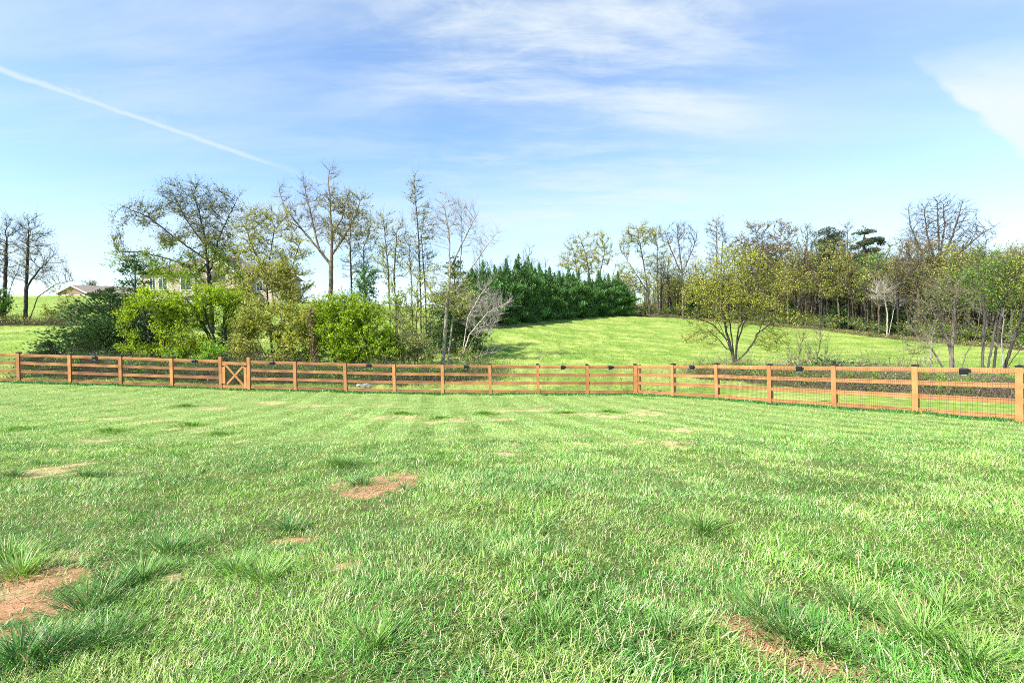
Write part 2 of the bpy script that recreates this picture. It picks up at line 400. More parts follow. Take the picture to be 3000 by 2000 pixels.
# coarse dark tussocks of tall fescue
for px, py, rad, dark in [(260, 1790, .26, 1), (330, 1740, .2, 1), (60, 1690, .28, .2), (30, 1640, .3, .5), (2310, 1880, .3, 1), (2400, 1905, .26, .9), (2230, 1800, .2, .7), (2500, 1800, .2, .8), (2700, 1880, .3, .3), (2760, 1800, .25, .4),
        (1062, 1425, .24, 1), (1185, 1436, .1, .9), (850, 1557, .22, 1), (500, 1620, .25, .8), (690, 1680, .25, .4), (770, 1700, .25, .3), (420, 1700, .22, .6), (150, 1930, .3, 1), (60, 1950, .3, 1), (300, 1900, .25, .9),
        (560, 1246, .7, .9), (650, 1272, .6, .8), (330, 1262, .7, .7), (60, 1258, .7, .8), (545, 1190, .6, 1), (1180, 1212, .8, .8), (1290, 1225, .6, .7), (1420, 1212, .8, .7), (1660, 1210, .7, .7), (1780, 1206, .7, .6), (1000, 1365, .4, .6),
        (1290, 1330, .4, .5), (2060, 1560, .3, .5), (120, 1360, .35, .9), (40, 1400, .3, .9), (250, 1400, .3, .8), (1620, 1850, .2, .6), (1950, 1880, .2, .9), (2850, 1950, .3, .4), (1100, 1900, .2, .4)]:
    p = hit(px, py); far = p[1] > 7
    n = int((240 if not far else 230) * (rad / .25) ** 1.2)
    a = rng.uniform(0, 6.283, n); r = np.abs(rng.normal(0, .42 if not far else .65, n)) * rad
    x, y = p[0] + r * np.cos(a), p[1] + r * np.sin(a) * (1 if not far else 1.3)
    dark = dark * (.45 if far else .85) if dark > 0 else dark; base = np.array((.06, .17, .04)) * dark + np.array((.23, .40, .07)) * (1 - dark) if dark >= 0 else np.array((.24, .42, .2))
    col = base * rng.uniform(.6, 1.5, (n, 1)); sl = rng.random(n) < .1; col[sl] = (.4, .34, .16)
    keep = outside_fence(x, y) < -.05
    lawn.add(blades(x[keep], y[keep], ground(x, y)[keep] - .004, (rng.uniform(.10, .23, n) * (rad / .25) ** .35 * (1 if not far else .55))[keep], np.maximum(.0055, p[1] * .0009) * rng.uniform(.7, 1.2, n)[keep], (a + rng.normal(0, .45, n))[keep],
                    (.35 + .85 * np.minimum(1, r / rad))[keep], rng.uniform(.3, 1.0, n)[keep], col[keep], 3))
# unmown fringe along the foot of the fence
for seg in (0, 1):
    n = 15000 if seg == 0 else 13000
    t = rng.random(n); o = rng.normal(0, .1, n) + rng.choice([0, .02], n)
    if seg == 0: x, y = -29 + 35.2 * t, YF - .03 - o
    else:
        q = CORNER + (ENDR - CORNER) * (t * 1.35)[:, None] + NR[None] * (o + .03)[:, None]; x, y = q[:, 0], q[:, 1]
    col = np.array((.10, .28, .07)) * rng.uniform(.6, 1.5, (n, 1))
    lawn.add(blades(x, y, ground(x, y), rng.uniform(.05, .15, n) * (.5 + vnoise(x * 1.5, y * 1.5, 3)), np.maximum(.006, y * .0009), rng.uniform(0, 6.28, n), rng.uniform(.1, .7, n), rng.uniform(.2, .9, n), col, 2))
tag(lawn.build('lawn_grass', M_GRASS), 'green lawn grass with straw blades and darker tussocks inside the fence', 'grass', kind='stuff')

# meadow beyond the fence
mead = Pile()
for d0, d1, dens, lw in [(13, 26, 34, .016), (24.2, 34, 60, .020), (34, 48, 26, .03), (48, 70, 11, .045), (70, 115, 4.2, .075)]:
    area = 1.12 * 1.12 * (d1 * d1 - d0 * d0); n = int(area * dens)
    x, y = sample_wedge(d0, d1, n, 1.12)
    of = outside_fence(x, y); wdp = woods_depth(x, y)
    k = (of > .05) & ((wdp < -.5) | (x < 18)) & ((x > 18) | (d0 > 20)); x, y, of = x[k], y[k], of[k]; n = len(x)
    nn = fbm(x * .4, y * .55, 11, 4); n2 = fbm(x * .45, y * .8, 21, 3)
    col = lerp((.165, .265, .038), (.28, .345, .08), sstep(.33, .68, nn)); col = lerp(col, (.09, .22, .03), sstep(.55, .75, n2) * .6)
    near = sstep(3.0, 1.0, of) * (x > 5); col = lerp(col, (.27, .40, .05), near * .7)
    kk = rng.random(n); col[kk < .2] = (.42, .37, .18); col[(kk > .2) & (kk < .36)] = (.06, .16, .03)
    col = col * rng.uniform(.7, 1.35, (n, 1))
    mead.add(blades(x, y, ground(x, y) - .01, rng.uniform(.1, .24, n) * (.6 + .8 * n2) * (1 + .5 * near), lw * rng.uniform(.6, 1.4, n), rng.uniform(0, 6.283, n), rng.uniform(.2, .9, n), rng.uniform(.2, 1.0, n), col, 1))
tag(mead.build('meadow_grass', M_GRASS), 'yellow-green rough pasture grass rising beyond the fence', 'grass', kind='stuff')
print('grass verts', lawn.n, mead.n)

# ------------------------------------------------------------------ fence
POST_H, RAIL = 1.50, [(1.385, .148), (.985, .142), (.575, .142), (.145, .142)]   # centre height and width of the four rails
def post_me():
    m = MB(); m.box((0, .078, POST_H / 2 - .12), (.125, .125, POST_H + .24)); return m.me('post', M_WOOD)
def board_me(h):
    m = MB(); m.box((0, -.036, h / 2 - .05), (.148, .026, h + .1)); return m.me('cover_board', M_WOOD)
def cap_me():
    m = MB(); m.box((0, .045, .012), (.165, .215, .03))
    b = len(m.V); a, y0, y1 = .078, -.058, .148
    m.V += [(-a, y0, .0285), (a, y0, .0285), (a, y1, .0285), (-a, y1, .0285), (-.02, .03, .055), (.02, .03, .055), (.02, .06, .055), (-.02, .06, .055)]
    m.F += [tuple(b + i for i in f) for f in ((0, 1, 5, 4), (1, 2, 6, 5), (2, 3, 7, 6), (3, 0, 4, 7), (4, 5, 6, 7))]
    return m.me('post_cap', M_BLACKM)
PM, BM_, BMT, CM = post_me(), board_me(POST_H), board_me(POST_H + .16), cap_me()
def add_post(root, o, P, ang, tall=False):
    base = P - np.array(o)
    p = obj('post', PM, root, base); p.rotation_euler = (0, R(rng.uniform(-.9, .2)), ang)
    if tall: p.scale = (1, 1, (POST_H + .16) / POST_H)
    b = obj('cover_board', BMT if tall else BM_, p); cp = obj('post_cap', CM, p, (0, 0, POST_H))
    if tall: b.scale = (1, 1, POST_H / (POST_H + .16))
    return p
def add_panel(root, o, A, B, n, cut=(0, 0)):
    """four rails and the wire mesh between two posts whose feet stand at A and B"""
    A, B = A - np.array(o), B - np.array(o); u = B - A; L = np.linalg.norm(u[:2]); uh = u / L
    a, b = A + uh * cut[0], B - uh * cut[1]; n3 = np.array([n[0], n[1], 0.])
    for zc, hh in RAIL:
        m = MB(); j = rng.normal(0, .004, 2)
        m.bar(a + [0, 0, zc + j[0]], b + [0, 0, zc + j[1]], n3, .03, hh)
        m.build('rail', M_WOOD, root, bevel=.004)
    m = MB(); w = .0055; off = n3 * .0185
    k = int(L / .052)
    for i in range(1, k):
        p = A + uh * (L * i / k) + off; m.bar(p + [0, 0, .06], p + [0, 0, 1.43], n3, w * .6, w)
    for z in np.arange(.08, 1.44, .105): m.bar(a + off + [0, 0, z], b + off + [0, 0, z], n3, w * .6, w)
    m.build('wire_mesh', M_WIRE, root)
PX = [-230, -86, 57, 207, 355, 505, 648, 730, 866, 1013, 1156, 1297, 1437, 1577, 1722, 1860]
def foot(px):
    x = W(px, 1150, YF)[0]; return np.array([x, YF, float(_ground(np.array(x), np.array(YF)))])
FT = [foot(p) for p in PX]; FT[-1][:2] = CORNER
fa = thing('wooden_fence', 'stained four-rail board fence run ending at the gate, on the sloping left side', 'fence', FT[3], 'wooden fence around the lawn')
fb = thing('wooden_fence', 'stained four-rail board fence run between the gate and the corner post', 'fence', FT[10], 'wooden fence around the lawn')
fc = thing('wooden_fence', 'darker stained board fence run coming nearer along the right side of the lawn', 'fence', (9.9, 18.6, float(ground(9.9, 18.6))), 'wooden fence around the lawn')
nb = np.array([0., -1.])
for i, p in enumerate(FT):
    r = fa if i <= 6 else fb
    add_post(r, r.location, p, 0, i in (6, 7))
    if i and i != 7: add_panel(r, r.location, FT[i - 1], p, nb)
m = MB(); m.box((0, 0, 0), (.1, .03, 1.4)); 
ang = math.atan2(UR[1], UR[0])
SR = []
for k in range(0, 9):
    q = CORNER + (ENDR - CORNER) * (k / 6); SR.append(np.array([q[0], q[1], float(_ground(np.array(q[0]), np.array(q[1])))]))
SR[0] = FT[-1] + np.array([.12, -.01, 0.])
SR[0][2] = FT[-1][2]
for k, p in enumerate(SR):
    if k: add_post(fc, fc.location, p, ang); add_panel(fc, fc.location, SR[k - 1], p, NR)
q = obj('post', PM, fc, SR[0] + np.array([UR[0], UR[1], 0]) * .02 - np.array([NR[0], NR[1], 0]) * .0 - np.array(fc.location)); q.rotation_euler = (0, 0, ang)

# gate
ga, gb = FT[6] + np.array([.095, 0, .06]), FT[7] + np.array([-.095, 0, .06])
gate = thing('wooden_gate', 'narrow wooden gate with crossed braces between two tall capped posts', 'gate', (ga + gb) / 2)
go = np.array(gate.location); wg = (gb - ga)[0]; sl = (gb - ga)[2] / wg
def G(x, z, y=0.): return np.array([ga[0] + x, YF + y, ga[2] + sl * x + z]) - go
n3 = np.array([0., -1, 0])
H = 1.31
for x0 in (.07, wg - .07):
    m = MB(); m.bar(G(x0, 0, -.02), G(x0, H - .131, -.02), n3, .035, .14); m.build('stile', M_WOOD, gate, bevel=.004)
m = MB(); m.bar(G(0, H - .06, -.02), G(wg, H - .06, -.02), n3, .035, .14); m.build('top_rail', M_WOOD, gate, bevel=.004)
m = MB(); m.bar(G(.142, .07, -.02), G(wg - .142, .07, -.02), n3, .035, .14); m.build('bottom_rail', M_WOOD, gate, bevel=.004)
m = MB(); m.bar(G(.16, H - .15, -.012), G(wg - .16, .16, -.012), n3, .03, .1); m.build('brace', M_WOOD, gate, bevel=.003)
m = MB(); m.bar(G(.16, .16, .02), G(wg - .16, H - .15, .02), n3, .03, .1); m.build('brace', M_WOOD, gate, bevel=.003)
m = MB()
for x0 in np.arange(.16, wg - .15, .052): m.bar(G(x0, .1, .04), G(x0, H - .1, .04), n3, .002, .0035)
for z in np.arange(.14, H - .1, .105): m.bar(G(.1, z, .04), G(wg - .1, z, .04), n3, .002, .0035)
m.build('wire_mesh', M_WIRE, gate)
m = MB(); m.box(G(wg - .075, H - .17, -.05), (.07, .03, .05)); m.box(G(wg - .02, H - .165, -.056), (.12, .018, .02)); m.box(G(wg - .075, H - .165, -.075), (.025, .03, .025)); m.build('latch', M_BLACKM, gate)
for z in (.2, H - .2):
    m = MB(); m.box(G(.03, z, -.045), (.16, .012, .035)); m.box(G(-.01, z, -.047), (.03, .024, .07)); m.build('hinge', M_BLACKM, gate)

# solar lights on the top rail
SL = [(278, 'third panel left of the gate'), (570, 'panel touching the left gate post'), (797, 'panel just right of the gate'), (1080, 'third panel right of the gate'), (1365, 'rail in front of the bare-topped trees at the meadow edge'), (1648, 'rail against open meadow, two panels left of the corner post'), (1788, 'last rail before the corner post'),
      (2027, 'second rail right of the corner post'), (2341, 'side rail in front of the bare upright shrub'), (2824, 'nearest side rail, the largest light in view')]
def solar_light(P, n, ang, label):
    t = thing('solar_light', label, 'solar light', P, 'solar lights on the fence', ang)
    m = MB(); a, h = .1, .095                         # box that leans out at the bottom; local -y faces the lawn
    m.hexa([(-a, -.03, -h), (a, -.03, -h), (a, .0, -h), (-a, .0, -h), (-a, -.075, h - .03), (a, -.075, h - .03), (a, .0, h), (-a, .0, h)]); m.build('housing', M_BLACK, t, bevel=.004)
    m = MB(); m.hexa([(-a * .85, -.071, h - .025), (a * .85, -.071, h - .025), (a * .85, -.006, h - .0015), (-a * .85, -.006, h - .0015), (-a * .85, -.072, h - .021), (a * .85, -.072, h - .021), (a * .85, -.006, h + .003), (-a * .85, -.006, h + .003)]); m.build('solar_panel', M_PV, t)
    m = MB(); m.box((a + .028, -.012, .012), (.056, .024, .11)); m.build('bracket', M_BLACK, t)
    m = MB(); m.box((0, -.018, -h - .004), (.12, .02, .008)); m.build('lens', M_LENS, t)
for px, where in SL:
    if px < 1860:
        x = W(px, 1060, YF)[0]; i = max(j for j in range(len(FT)) if FT[j][0] <= x); A, B = FT[i], FT[i + 1]; n2, an = nb, 0
        s = (x - A[0]) / (B[0] - A[0])
    else:
        tt = (px - 1500) / F
        s_ = (CORNER[0] - tt * CORNER[1]) / (tt * (ENDR - CORNER)[1] - (ENDR - CORNER)[0]); k = s_ * 6; i = int(k); A, B = SR[i], SR[i + 1]; s = k - i; n2, an = NR, ang
    P = A * (1 - s) + B * s + np.array([n2[0], n2[1], 0]) * .021 + np.array([0, 0, 1.36])
    solar_light(P, n2, an, 'black solar light on the ' + where)

# pale stones behind the fence
rr = np.random.default_rng(3)
p0 = W(1064, 1128, 25.9)
for k, (dx, dy, s, lab) in enumerate([(-.28, .1, .15, 'flat pale rock at the left of a small rock pile behind the fence'), (.02, 0, .19, 'largest pale rock, in the middle of the rock pile behind the fence'), (.32, .05, .16, 'pointed pale rock at the right of the rock pile behind the fence'), (.1, .3, .17, 'pale rock at the back of the rock pile behind the fence')]):
    import bmesh
    bm = bmesh.new(); bmesh.ops.create_icosphere(bm, subdivisions=2, radius=s)
    for v in bm.verts:
        f = 1 + .5 * (vnoise(np.array([v.co.x / s * 1.6 + 9 * k]), np.array([v.co.y / s * 1.6 + v.co.z / s * 2.1]), k)[0] - .5); v.co *= f; v.co.z *= .75; v.co.y *= .8
    me = bpy.data.meshes.new('rock'); bm.to_mesh(me); bm.free(); me.materials.append(M_ROCK)
    x, y = p0[0] + dx, p0[1] + dy
    tag(obj('rock', me, None, (x, y, float(ground(x, y)) + s * .42)), lab, 'rock', 'pale rocks behind the fence')

# ------------------------------------------------------------------ trees
def colonize(rs, stems, attr, step, kill, maxit=140, up=.12, jit=.12):
    P, par = [], []
    def add(p, q): P.append(np.asarray(p, float)); par.append(q); return len(P) - 1
    for s in stems:
        s = np.asarray(s, float)
        if P:
            A = np.array(P); last = int(np.argmin(np.linalg.norm(A - s[0], axis=1)))
            if np.linalg.norm(A[last] - s[0]) > 1.2 * step and s[0][2] < P[0][2] + .5: last = add(s[0], 0)
        else: last = add(s[0], -1)
        for a, b in zip(s[:-1], s[1:]):
            k = max(1, int(np.linalg.norm(b - a) / step))
            for i in range(1, k + 1):
                wob = rs.normal(0, .05 * step, 3)
                last = add(a + (b - a) * i / k + wob, last)
    nch = [0] * len(P)
    for q in par:
        if q >= 0: nch[q] += 1
    A = np.array(attr); PA = np.array(P)
    d = np.full(len(A), 1e9); ni = np.zeros(len(A), int)
    def upd(idx):
        nonlocal d, ni
        Q = PA[idx]
        for s0 in range(0, len(Q), 400):
            dd = np.linalg.norm(A[:, None] - Q[None, s0:s0 + 400], axis=2); k = dd.argmin(1); m = dd[np.arange(len(A)), k]
            b = m < d; d[b] = m[b]; ni[b] = np.asarray(idx)[s0:s0 + 400][k[b]]
    upd(np.arange(len(PA)))
    for it in range(maxit):
        al = d > kill; A, d, ni = A[al], d[al], ni[al]
        if len(A) == 0: break
        v = (A - PA[ni]) / d[:, None]
        S = np.zeros((len(PA), 3)); np.add.at(S, ni, v); cnt = np.bincount(ni, minlength=len(PA))
        g = np.nonzero(cnt)[0]; nc = np.array(nch); full = nc[g] >= 3
        if full.any():                           # points whose nearest node has branched enough look for another one
            m = (nc >= 3)[ni]; ok = np.nonzero(nc < 3)[0]
            for q in np.nonzero(m)[0]:
                dq = ((PA[ok] - A[q]) ** 2).sum(1); k = dq.argmin(); ni[q] = ok[k]; d[q] = math.sqrt(dq[k])
            v = (A - PA[ni]) / d[:, None]; S = np.zeros((len(PA), 3)); np.add.at(S, ni, v); cnt = np.bincount(ni, minlength=len(PA)); g = np.nonzero(cnt)[0]
        if len(g) == 0: break
        v = S[g] / cnt[g][:, None]; v[:, 2] += up; v += rs.normal(0, jit, v.shape); v /= np.linalg.norm(v, axis=1)[:, None] + 1e-9
        new = PA[g] + v * step; idx = np.arange(len(PA), len(PA) + len(g))
        for i in g: nch[i] += 1
        nch += [0] * len(g); par += list(g); PA = np.r_[PA, new]
        if len(PA) > 7000: break
        upd(idx)
    return PA, np.array(par)
def finish(P, par, r0, expo, keep):
    n = len(P); ch = [[] for _ in range(n)]
    for i in range(1, n): ch[par[i]].append(i)
    Q = P.copy()
    for _ in range(2):                           # straighten the kinks
        R_ = Q.copy()
        for i in range(keep, n):
            k = ch[i]; m = Q[par[i]] + (Q[k].mean(0) if k else Q[i]); R_[i] = Q[i] * .45 + m * .275
        Q = R_
    r = np.zeros(n)
    for i in range(n - 1, -1, -1): r[i] = r0 if not ch[i] else sum(r[c] ** expo for c in ch[i]) ** (1 / expo)
    main = np.full(n, -1)
    for i in range(n):
        if ch[i]: main[i] = max(ch[i], key=lambda c: r[c])
    return Q, r, ch, main
def rings(c, t, r, k):
    t = t / (np.linalg.norm(t, axis=1)[:, None] + 1e-9); ref = np.array([.12, .99, .07]); a = np.cross(t, ref); a /= np.linalg.norm(a, axis=1)[:, None] + 1e-9; b = np.cross(t, a)
    an = np.arange(k) * 2 * np.pi / k
    return c[:, None] + r[:, None, None] * (a[:, None] * np.cos(an)[None, :, None] + b[:, None] * np.sin(an)[None, :, None])
def tubes(A, B, ra, rb, ta, tb, k):
    n = len(A); V = np.concatenate([rings(A, ta, ra, k), rings(B, tb, rb, k)], 1).reshape(-1, 3)
    b = np.arange(n)[:, None] * 2 * k; i = np.arange(k)[None]; j = (i + 1) % k
    return V, np.stack([b + i, b + j, b + k + j, b + k + i], 2).reshape(-1, 4)
def wood_mesh(name, Q, par, r, main, twigs, bark, rs, flare=1.35):
    n = len(Q); i = np.arange(1, n); p = par[1:]
    tan = Q.copy(); tan[1:] = Q[1:] - Q[par[1:]]; tan[0] = (0, 0, 1)
    tn = tan / (np.linalg.norm(tan, axis=1)[:, None] + 1e-9); has = main >= 0; nx = tn.copy(); nx[has] = tn[main[has]]; ring_t = tn + nx
    rr_ = r.copy(); z0 = Q[0, 2]; h = Q[:, 2] - z0; rr_ *= 1 + (flare - 1) * np.exp(-np.maximum(h, 0) / .35)
    ismain = main[p] == i
    ra = np.where(ismain, rr_[p], np.minimum(rr_[p], rr_[i] * 1.25)); ta = np.where(ismain[:, None], ring_t[p], tn[i])
    V, Fc, C, o = [], [], [], 0
    big = rr_[i] > .035
    for sel, k in ((big, 6), (~big, 3)):
        if not sel.any(): continue
        v, f = tubes(Q[p][sel], Q[i][sel], ra[sel], rr_[i][sel], ta[sel], ring_t[i][sel], k); V.append(v); Fc.append(f + o); o += len(v)
    if twigs is not None and len(twigs[0]):
        a, b, t0 = twigs; v, f = tubes(a, b, t0, t0 * .45, b - a, b - a, 3); V.append(v); Fc.append(f + o); o += len(v)
    V = np.concatenate(V); z = (V[:, 2] - z0); c = np.array(bark)[None] * (.85 + .35 * fbm(V[:, 0] * 1.7, V[:, 2] * 1.1, 5, 2))[:, None]
    return mesh(name, V, [np.concatenate(Fc)], M_BARK, c, True)
def rnd_dir(rs, n):
    v = rs.normal(0, 1, (n, 3)); return v / np.linalg.norm(v, axis=1)[:, None]
def leaf_quads(rs, c, nrm, ax, ln, wd, col):
    """diamond leaves folded along the axis"""
    ax = ax / (np.linalg.norm(ax, axis=1)[:, None] + 1e-9); s = np.cross(nrm, ax); s /= np.linalg.norm(s, axis=1)[:, None] + 1e-9
    n2 = np.cross(ax, s)
    ln, wd = ln[:, None], wd[:, None]
    V = np.stack([c - ax * ln * .5, c + s * wd * .5 + n2 * wd * .12 - ax * ln * .05, c + ax * ln * .5, c - s * wd * .5 + n2 * wd * .12 - ax * ln * .05], 1).reshape(-1, 3)
    b = np.arange(len(c)) * 4
    return V, np.c_[b, b + 1, b + 2, b + 3], np.repeat(col, 4, 0)
def make_twigs(rs, Q, par, r, ch, rt, per, ln, up=.42, tw=.008, spread=.8):
    sel = np.nonzero((r < rt) & (np.arange(len(Q)) > 0))[0]; tips = np.array([i for i in sel if not ch[i]], int)
    base = np.concatenate([np.repeat(sel, per), np.repeat(tips, per)]) if len(sel) else np.zeros(0, int)
    d = Q[base] - Q[par[base]]; d /= np.linalg.norm(d, axis=1)[:, None] + 1e-9
    v = d * .75 + rnd_dir(rs, len(base)) * spread; v[:, 2] += up; v /= np.linalg.norm(v, axis=1)[:, None]
    L = ln * rs.uniform(.4, 1.25, len(base)); t = rs.random(len(base))
    a = Q[par[base]] * t[:, None] + Q[base] * (1 - t)[:, None]
    m = a + v * (L * .5)[:, None]; v2 = v + rnd_dir(rs, len(base)) * .35; v2[:, 2] += .12; b = m + v2 * (L * .5)[:, None]
    A = np.r_[a, m]; B = np.r_[m, b]; return A, B, np.r_[np.full(len(base), tw), np.full(len(base), tw * .6)]
def pal(rs, n, cols, var=.25):
    cols = np.array(cols); k = rs.integers(0, len(cols), n); return cols[k] * rs.uniform(1 - var, 1 + var, (n, 1))

def tree_parts(seed, stems, ells, step, kill, natt, bark, leaf=None, r0=.012, expo=1.95, rt=.03, per=2, tl=.55, up=.2, tw=.008, rmax=None, spread=.55, jit=.1, lf=None, gap=.4):
    """stems: world polylines; ells: (centre, radii). leaf: (per twig end, length, colours, dark share)"""
    rs = np.random.default_rng(seed); att = []
    vol = np.array([e[1][0] * e[1][1] * e[1][2] for e in ells]) ** .8; ks = rs.choice(len(ells), natt, p=vol / vol.sum())
    u = rnd_dir(rs, natt) * (rs.random(natt) ** .42)[:, None]
    u *= (.62 + .8 * fbm(u[:, 0] / (np.linalg.norm(u, axis=1) + 1e-6) * 2.2 + ks * 3.1, u[:, 2] / (np.linalg.norm(u, axis=1) + 1e-6) * 2.2 + u[:, 1], seed, 2))[:, None]
    att = np.array([ells[k][0] for k in ks]) + u * np.array([ells[k][1] for k in ks]); sz = 1.4 / max(.5, float(np.mean([e[1][0] for e in ells])))
    kp = fbm(att[:, 0] * sz + att[:, 1] * sz * .7, att[:, 2] * sz * 1.2 - att[:, 1] * sz * .4, seed + 71, 2) > gap; att = att[kp] if kp.sum() > 20 else att
    zb = min(s[0][2] for s in stems); att[:, 2] = np.maximum(att[:, 2], zb + .3)
    P, par = colonize(rs, stems, att, step, kill, up=up, jit=jit)
    keep = sum(sum(max(1, int(np.linalg.norm(np.array(b) - np.array(a)) / step)) for a, b in zip(s[:-1], s[1:])) + 1 for s in stems)
    keep = min(keep, len(P)); Q, r, ch, main = finish(P, par, r0, expo, keep)
    if rmax: r = r0 + (r - r0) * (rmax - r0) / max(r[0] - r0, 1e-6)
    A, B, t0 = make_twigs(rs, Q, par, r, ch, rt, per, tl, tw=tw, spread=spread)
    wm = wood_mesh('trunk', Q, par, r, main, (A, B, t0), bark, rs)
    cm = None
    if leaf:
        cnt, ll, cols = leaf[:3]; h = len(A) // 2
        E = np.r_[A[h:], B[h:]]; E2 = np.r_[B[:h], B[h:]]; D_ = np.r_[B[:h] - A[:h], B[h:] - A[h:]]
        w = np.full(len(E), float(cnt))
        if lf is not None: w = w * lf(E)
        w = w * np.clip(.35 + 1.3 * fbm(E[:, 0] * .9 + E[:, 1] * .4, E[:, 2] * .9 + E[:, 1] * .5, seed + 3, 2), .15, 1.8)
        k = (w + rs.random(len(E))).astype(int); idx = np.repeat(np.arange(len(E)), k); n = len(idx)
        if n:
            tq = rs.random(n) ** .8; S0 = np.r_[A[:h], A[h:]]; c = S0[idx] * (1 - tq)[:, None] + E2[idx] * tq[:, None] + rs.normal(0, ll * .42, (n, 3)); ax = D_[idx] / (np.linalg.norm(D_[idx], axis=1)[:, None] + 1e-9) * .6 + rnd_dir(rs, n) * .9
            nr = rnd_dir(rs, n); nr[:, 2] = np.abs(nr[:, 2]) + .35; L = ll * rs.uniform(.55, 1.35, n)
            col = pal(rs, n, cols) * (.72 + .56 * fbm(c[:, 0] * 1.1, c[:, 2] * 1.1 + c[:, 1] * .3, seed, 2))[:, None]
            if len(leaf) > 3: g = np.clip(leaf[3](c), 0, 1)[:, None]; col = col * (1 - g) + pal(rs, n, leaf[4]) * g
            V, Fq, C = leaf_quads(rs, c, nr, ax, L, L * rs.uniform(.45, .8, n), col); cm = mesh('crown', V, [Fq], M_LEAF, C)
    return wm, cm
def local(o, me):
    """shift mesh data so that the thing's own origin is its base"""
    v = np.empty(len(me.vertices) * 3, np.float32); me.vertices.foreach_get('co', v); v = v.reshape(-1, 3) - np.array(o, np.float32); me.vertices.foreach_set('co', v.ravel()); me.update()
def plant(name, label, cat, base, D, stems, ells, group=None, foot_name='trunk', crown_name='crown', depth=.75, **kw):
    """stems and crown ellipsoids are given as picture points at depth D (+ offset in metres) of a thing standing there"""
    global SEED; SEED += 1
    if crown_name == 'foliage': kw.setdefault('gap', .46)
    b = W(base, 1000, D); b[2] = float(ground(b[0], b[1])); s_ = D / F
    S = []
    for st in stems:
        L = []
        for j, q in enumerate(st):
            dz = q[2] if len(q) > 2 else 0.; w = W(q[0], q[1], D); w[1] += dz
            if j == 0 and q[1] > 900 and len(q) < 4: w[2] = float(ground(w[0], w[1])) - .15
            L.append(w)
        S.append(np.array(L))
    rs = np.random.default_rng(SEED + 999)
    for st in S[1:]:
        st[1:, 1] += np.linspace(.2, 1, len(st) - 1) * rs.uniform(-1.3, 1.3)
    E = []
    for e in ells:
        c = W(e[0], e[1], D); c[1] += e[4] if len(e) > 4 else 0
        E.append((c, np.array([e[2] * s_, e[2] * s_ * depth, e[3] * s_])))
    kw['step'] *= .75; kw['kill'] *= .6; kw['natt'] = int(kw['natt'] * 1.7); kw['tl'] = kw.get('tl', .55) * 1.35; kw['per'] = kw.get('per', 2) + 1; kw['rt'] = max(kw.get('r0', .012) * 2.3, .018)
    if kw.get('leaf'): kw['leaf'] = (kw['leaf'][0] * LEAFK * 1.55, kw['leaf'][1] * .78) + tuple(kw['leaf'][2:])
    wm, cm = tree_parts(SEED, S, E, **kw)
    t = thing(name, label, cat, b, group); local(b, wm); obj(foot_name, wm, t)
    if cm: local(b, cm); obj(crown_name, cm, t)
    return t
SEED = 100; LEAFK = .72

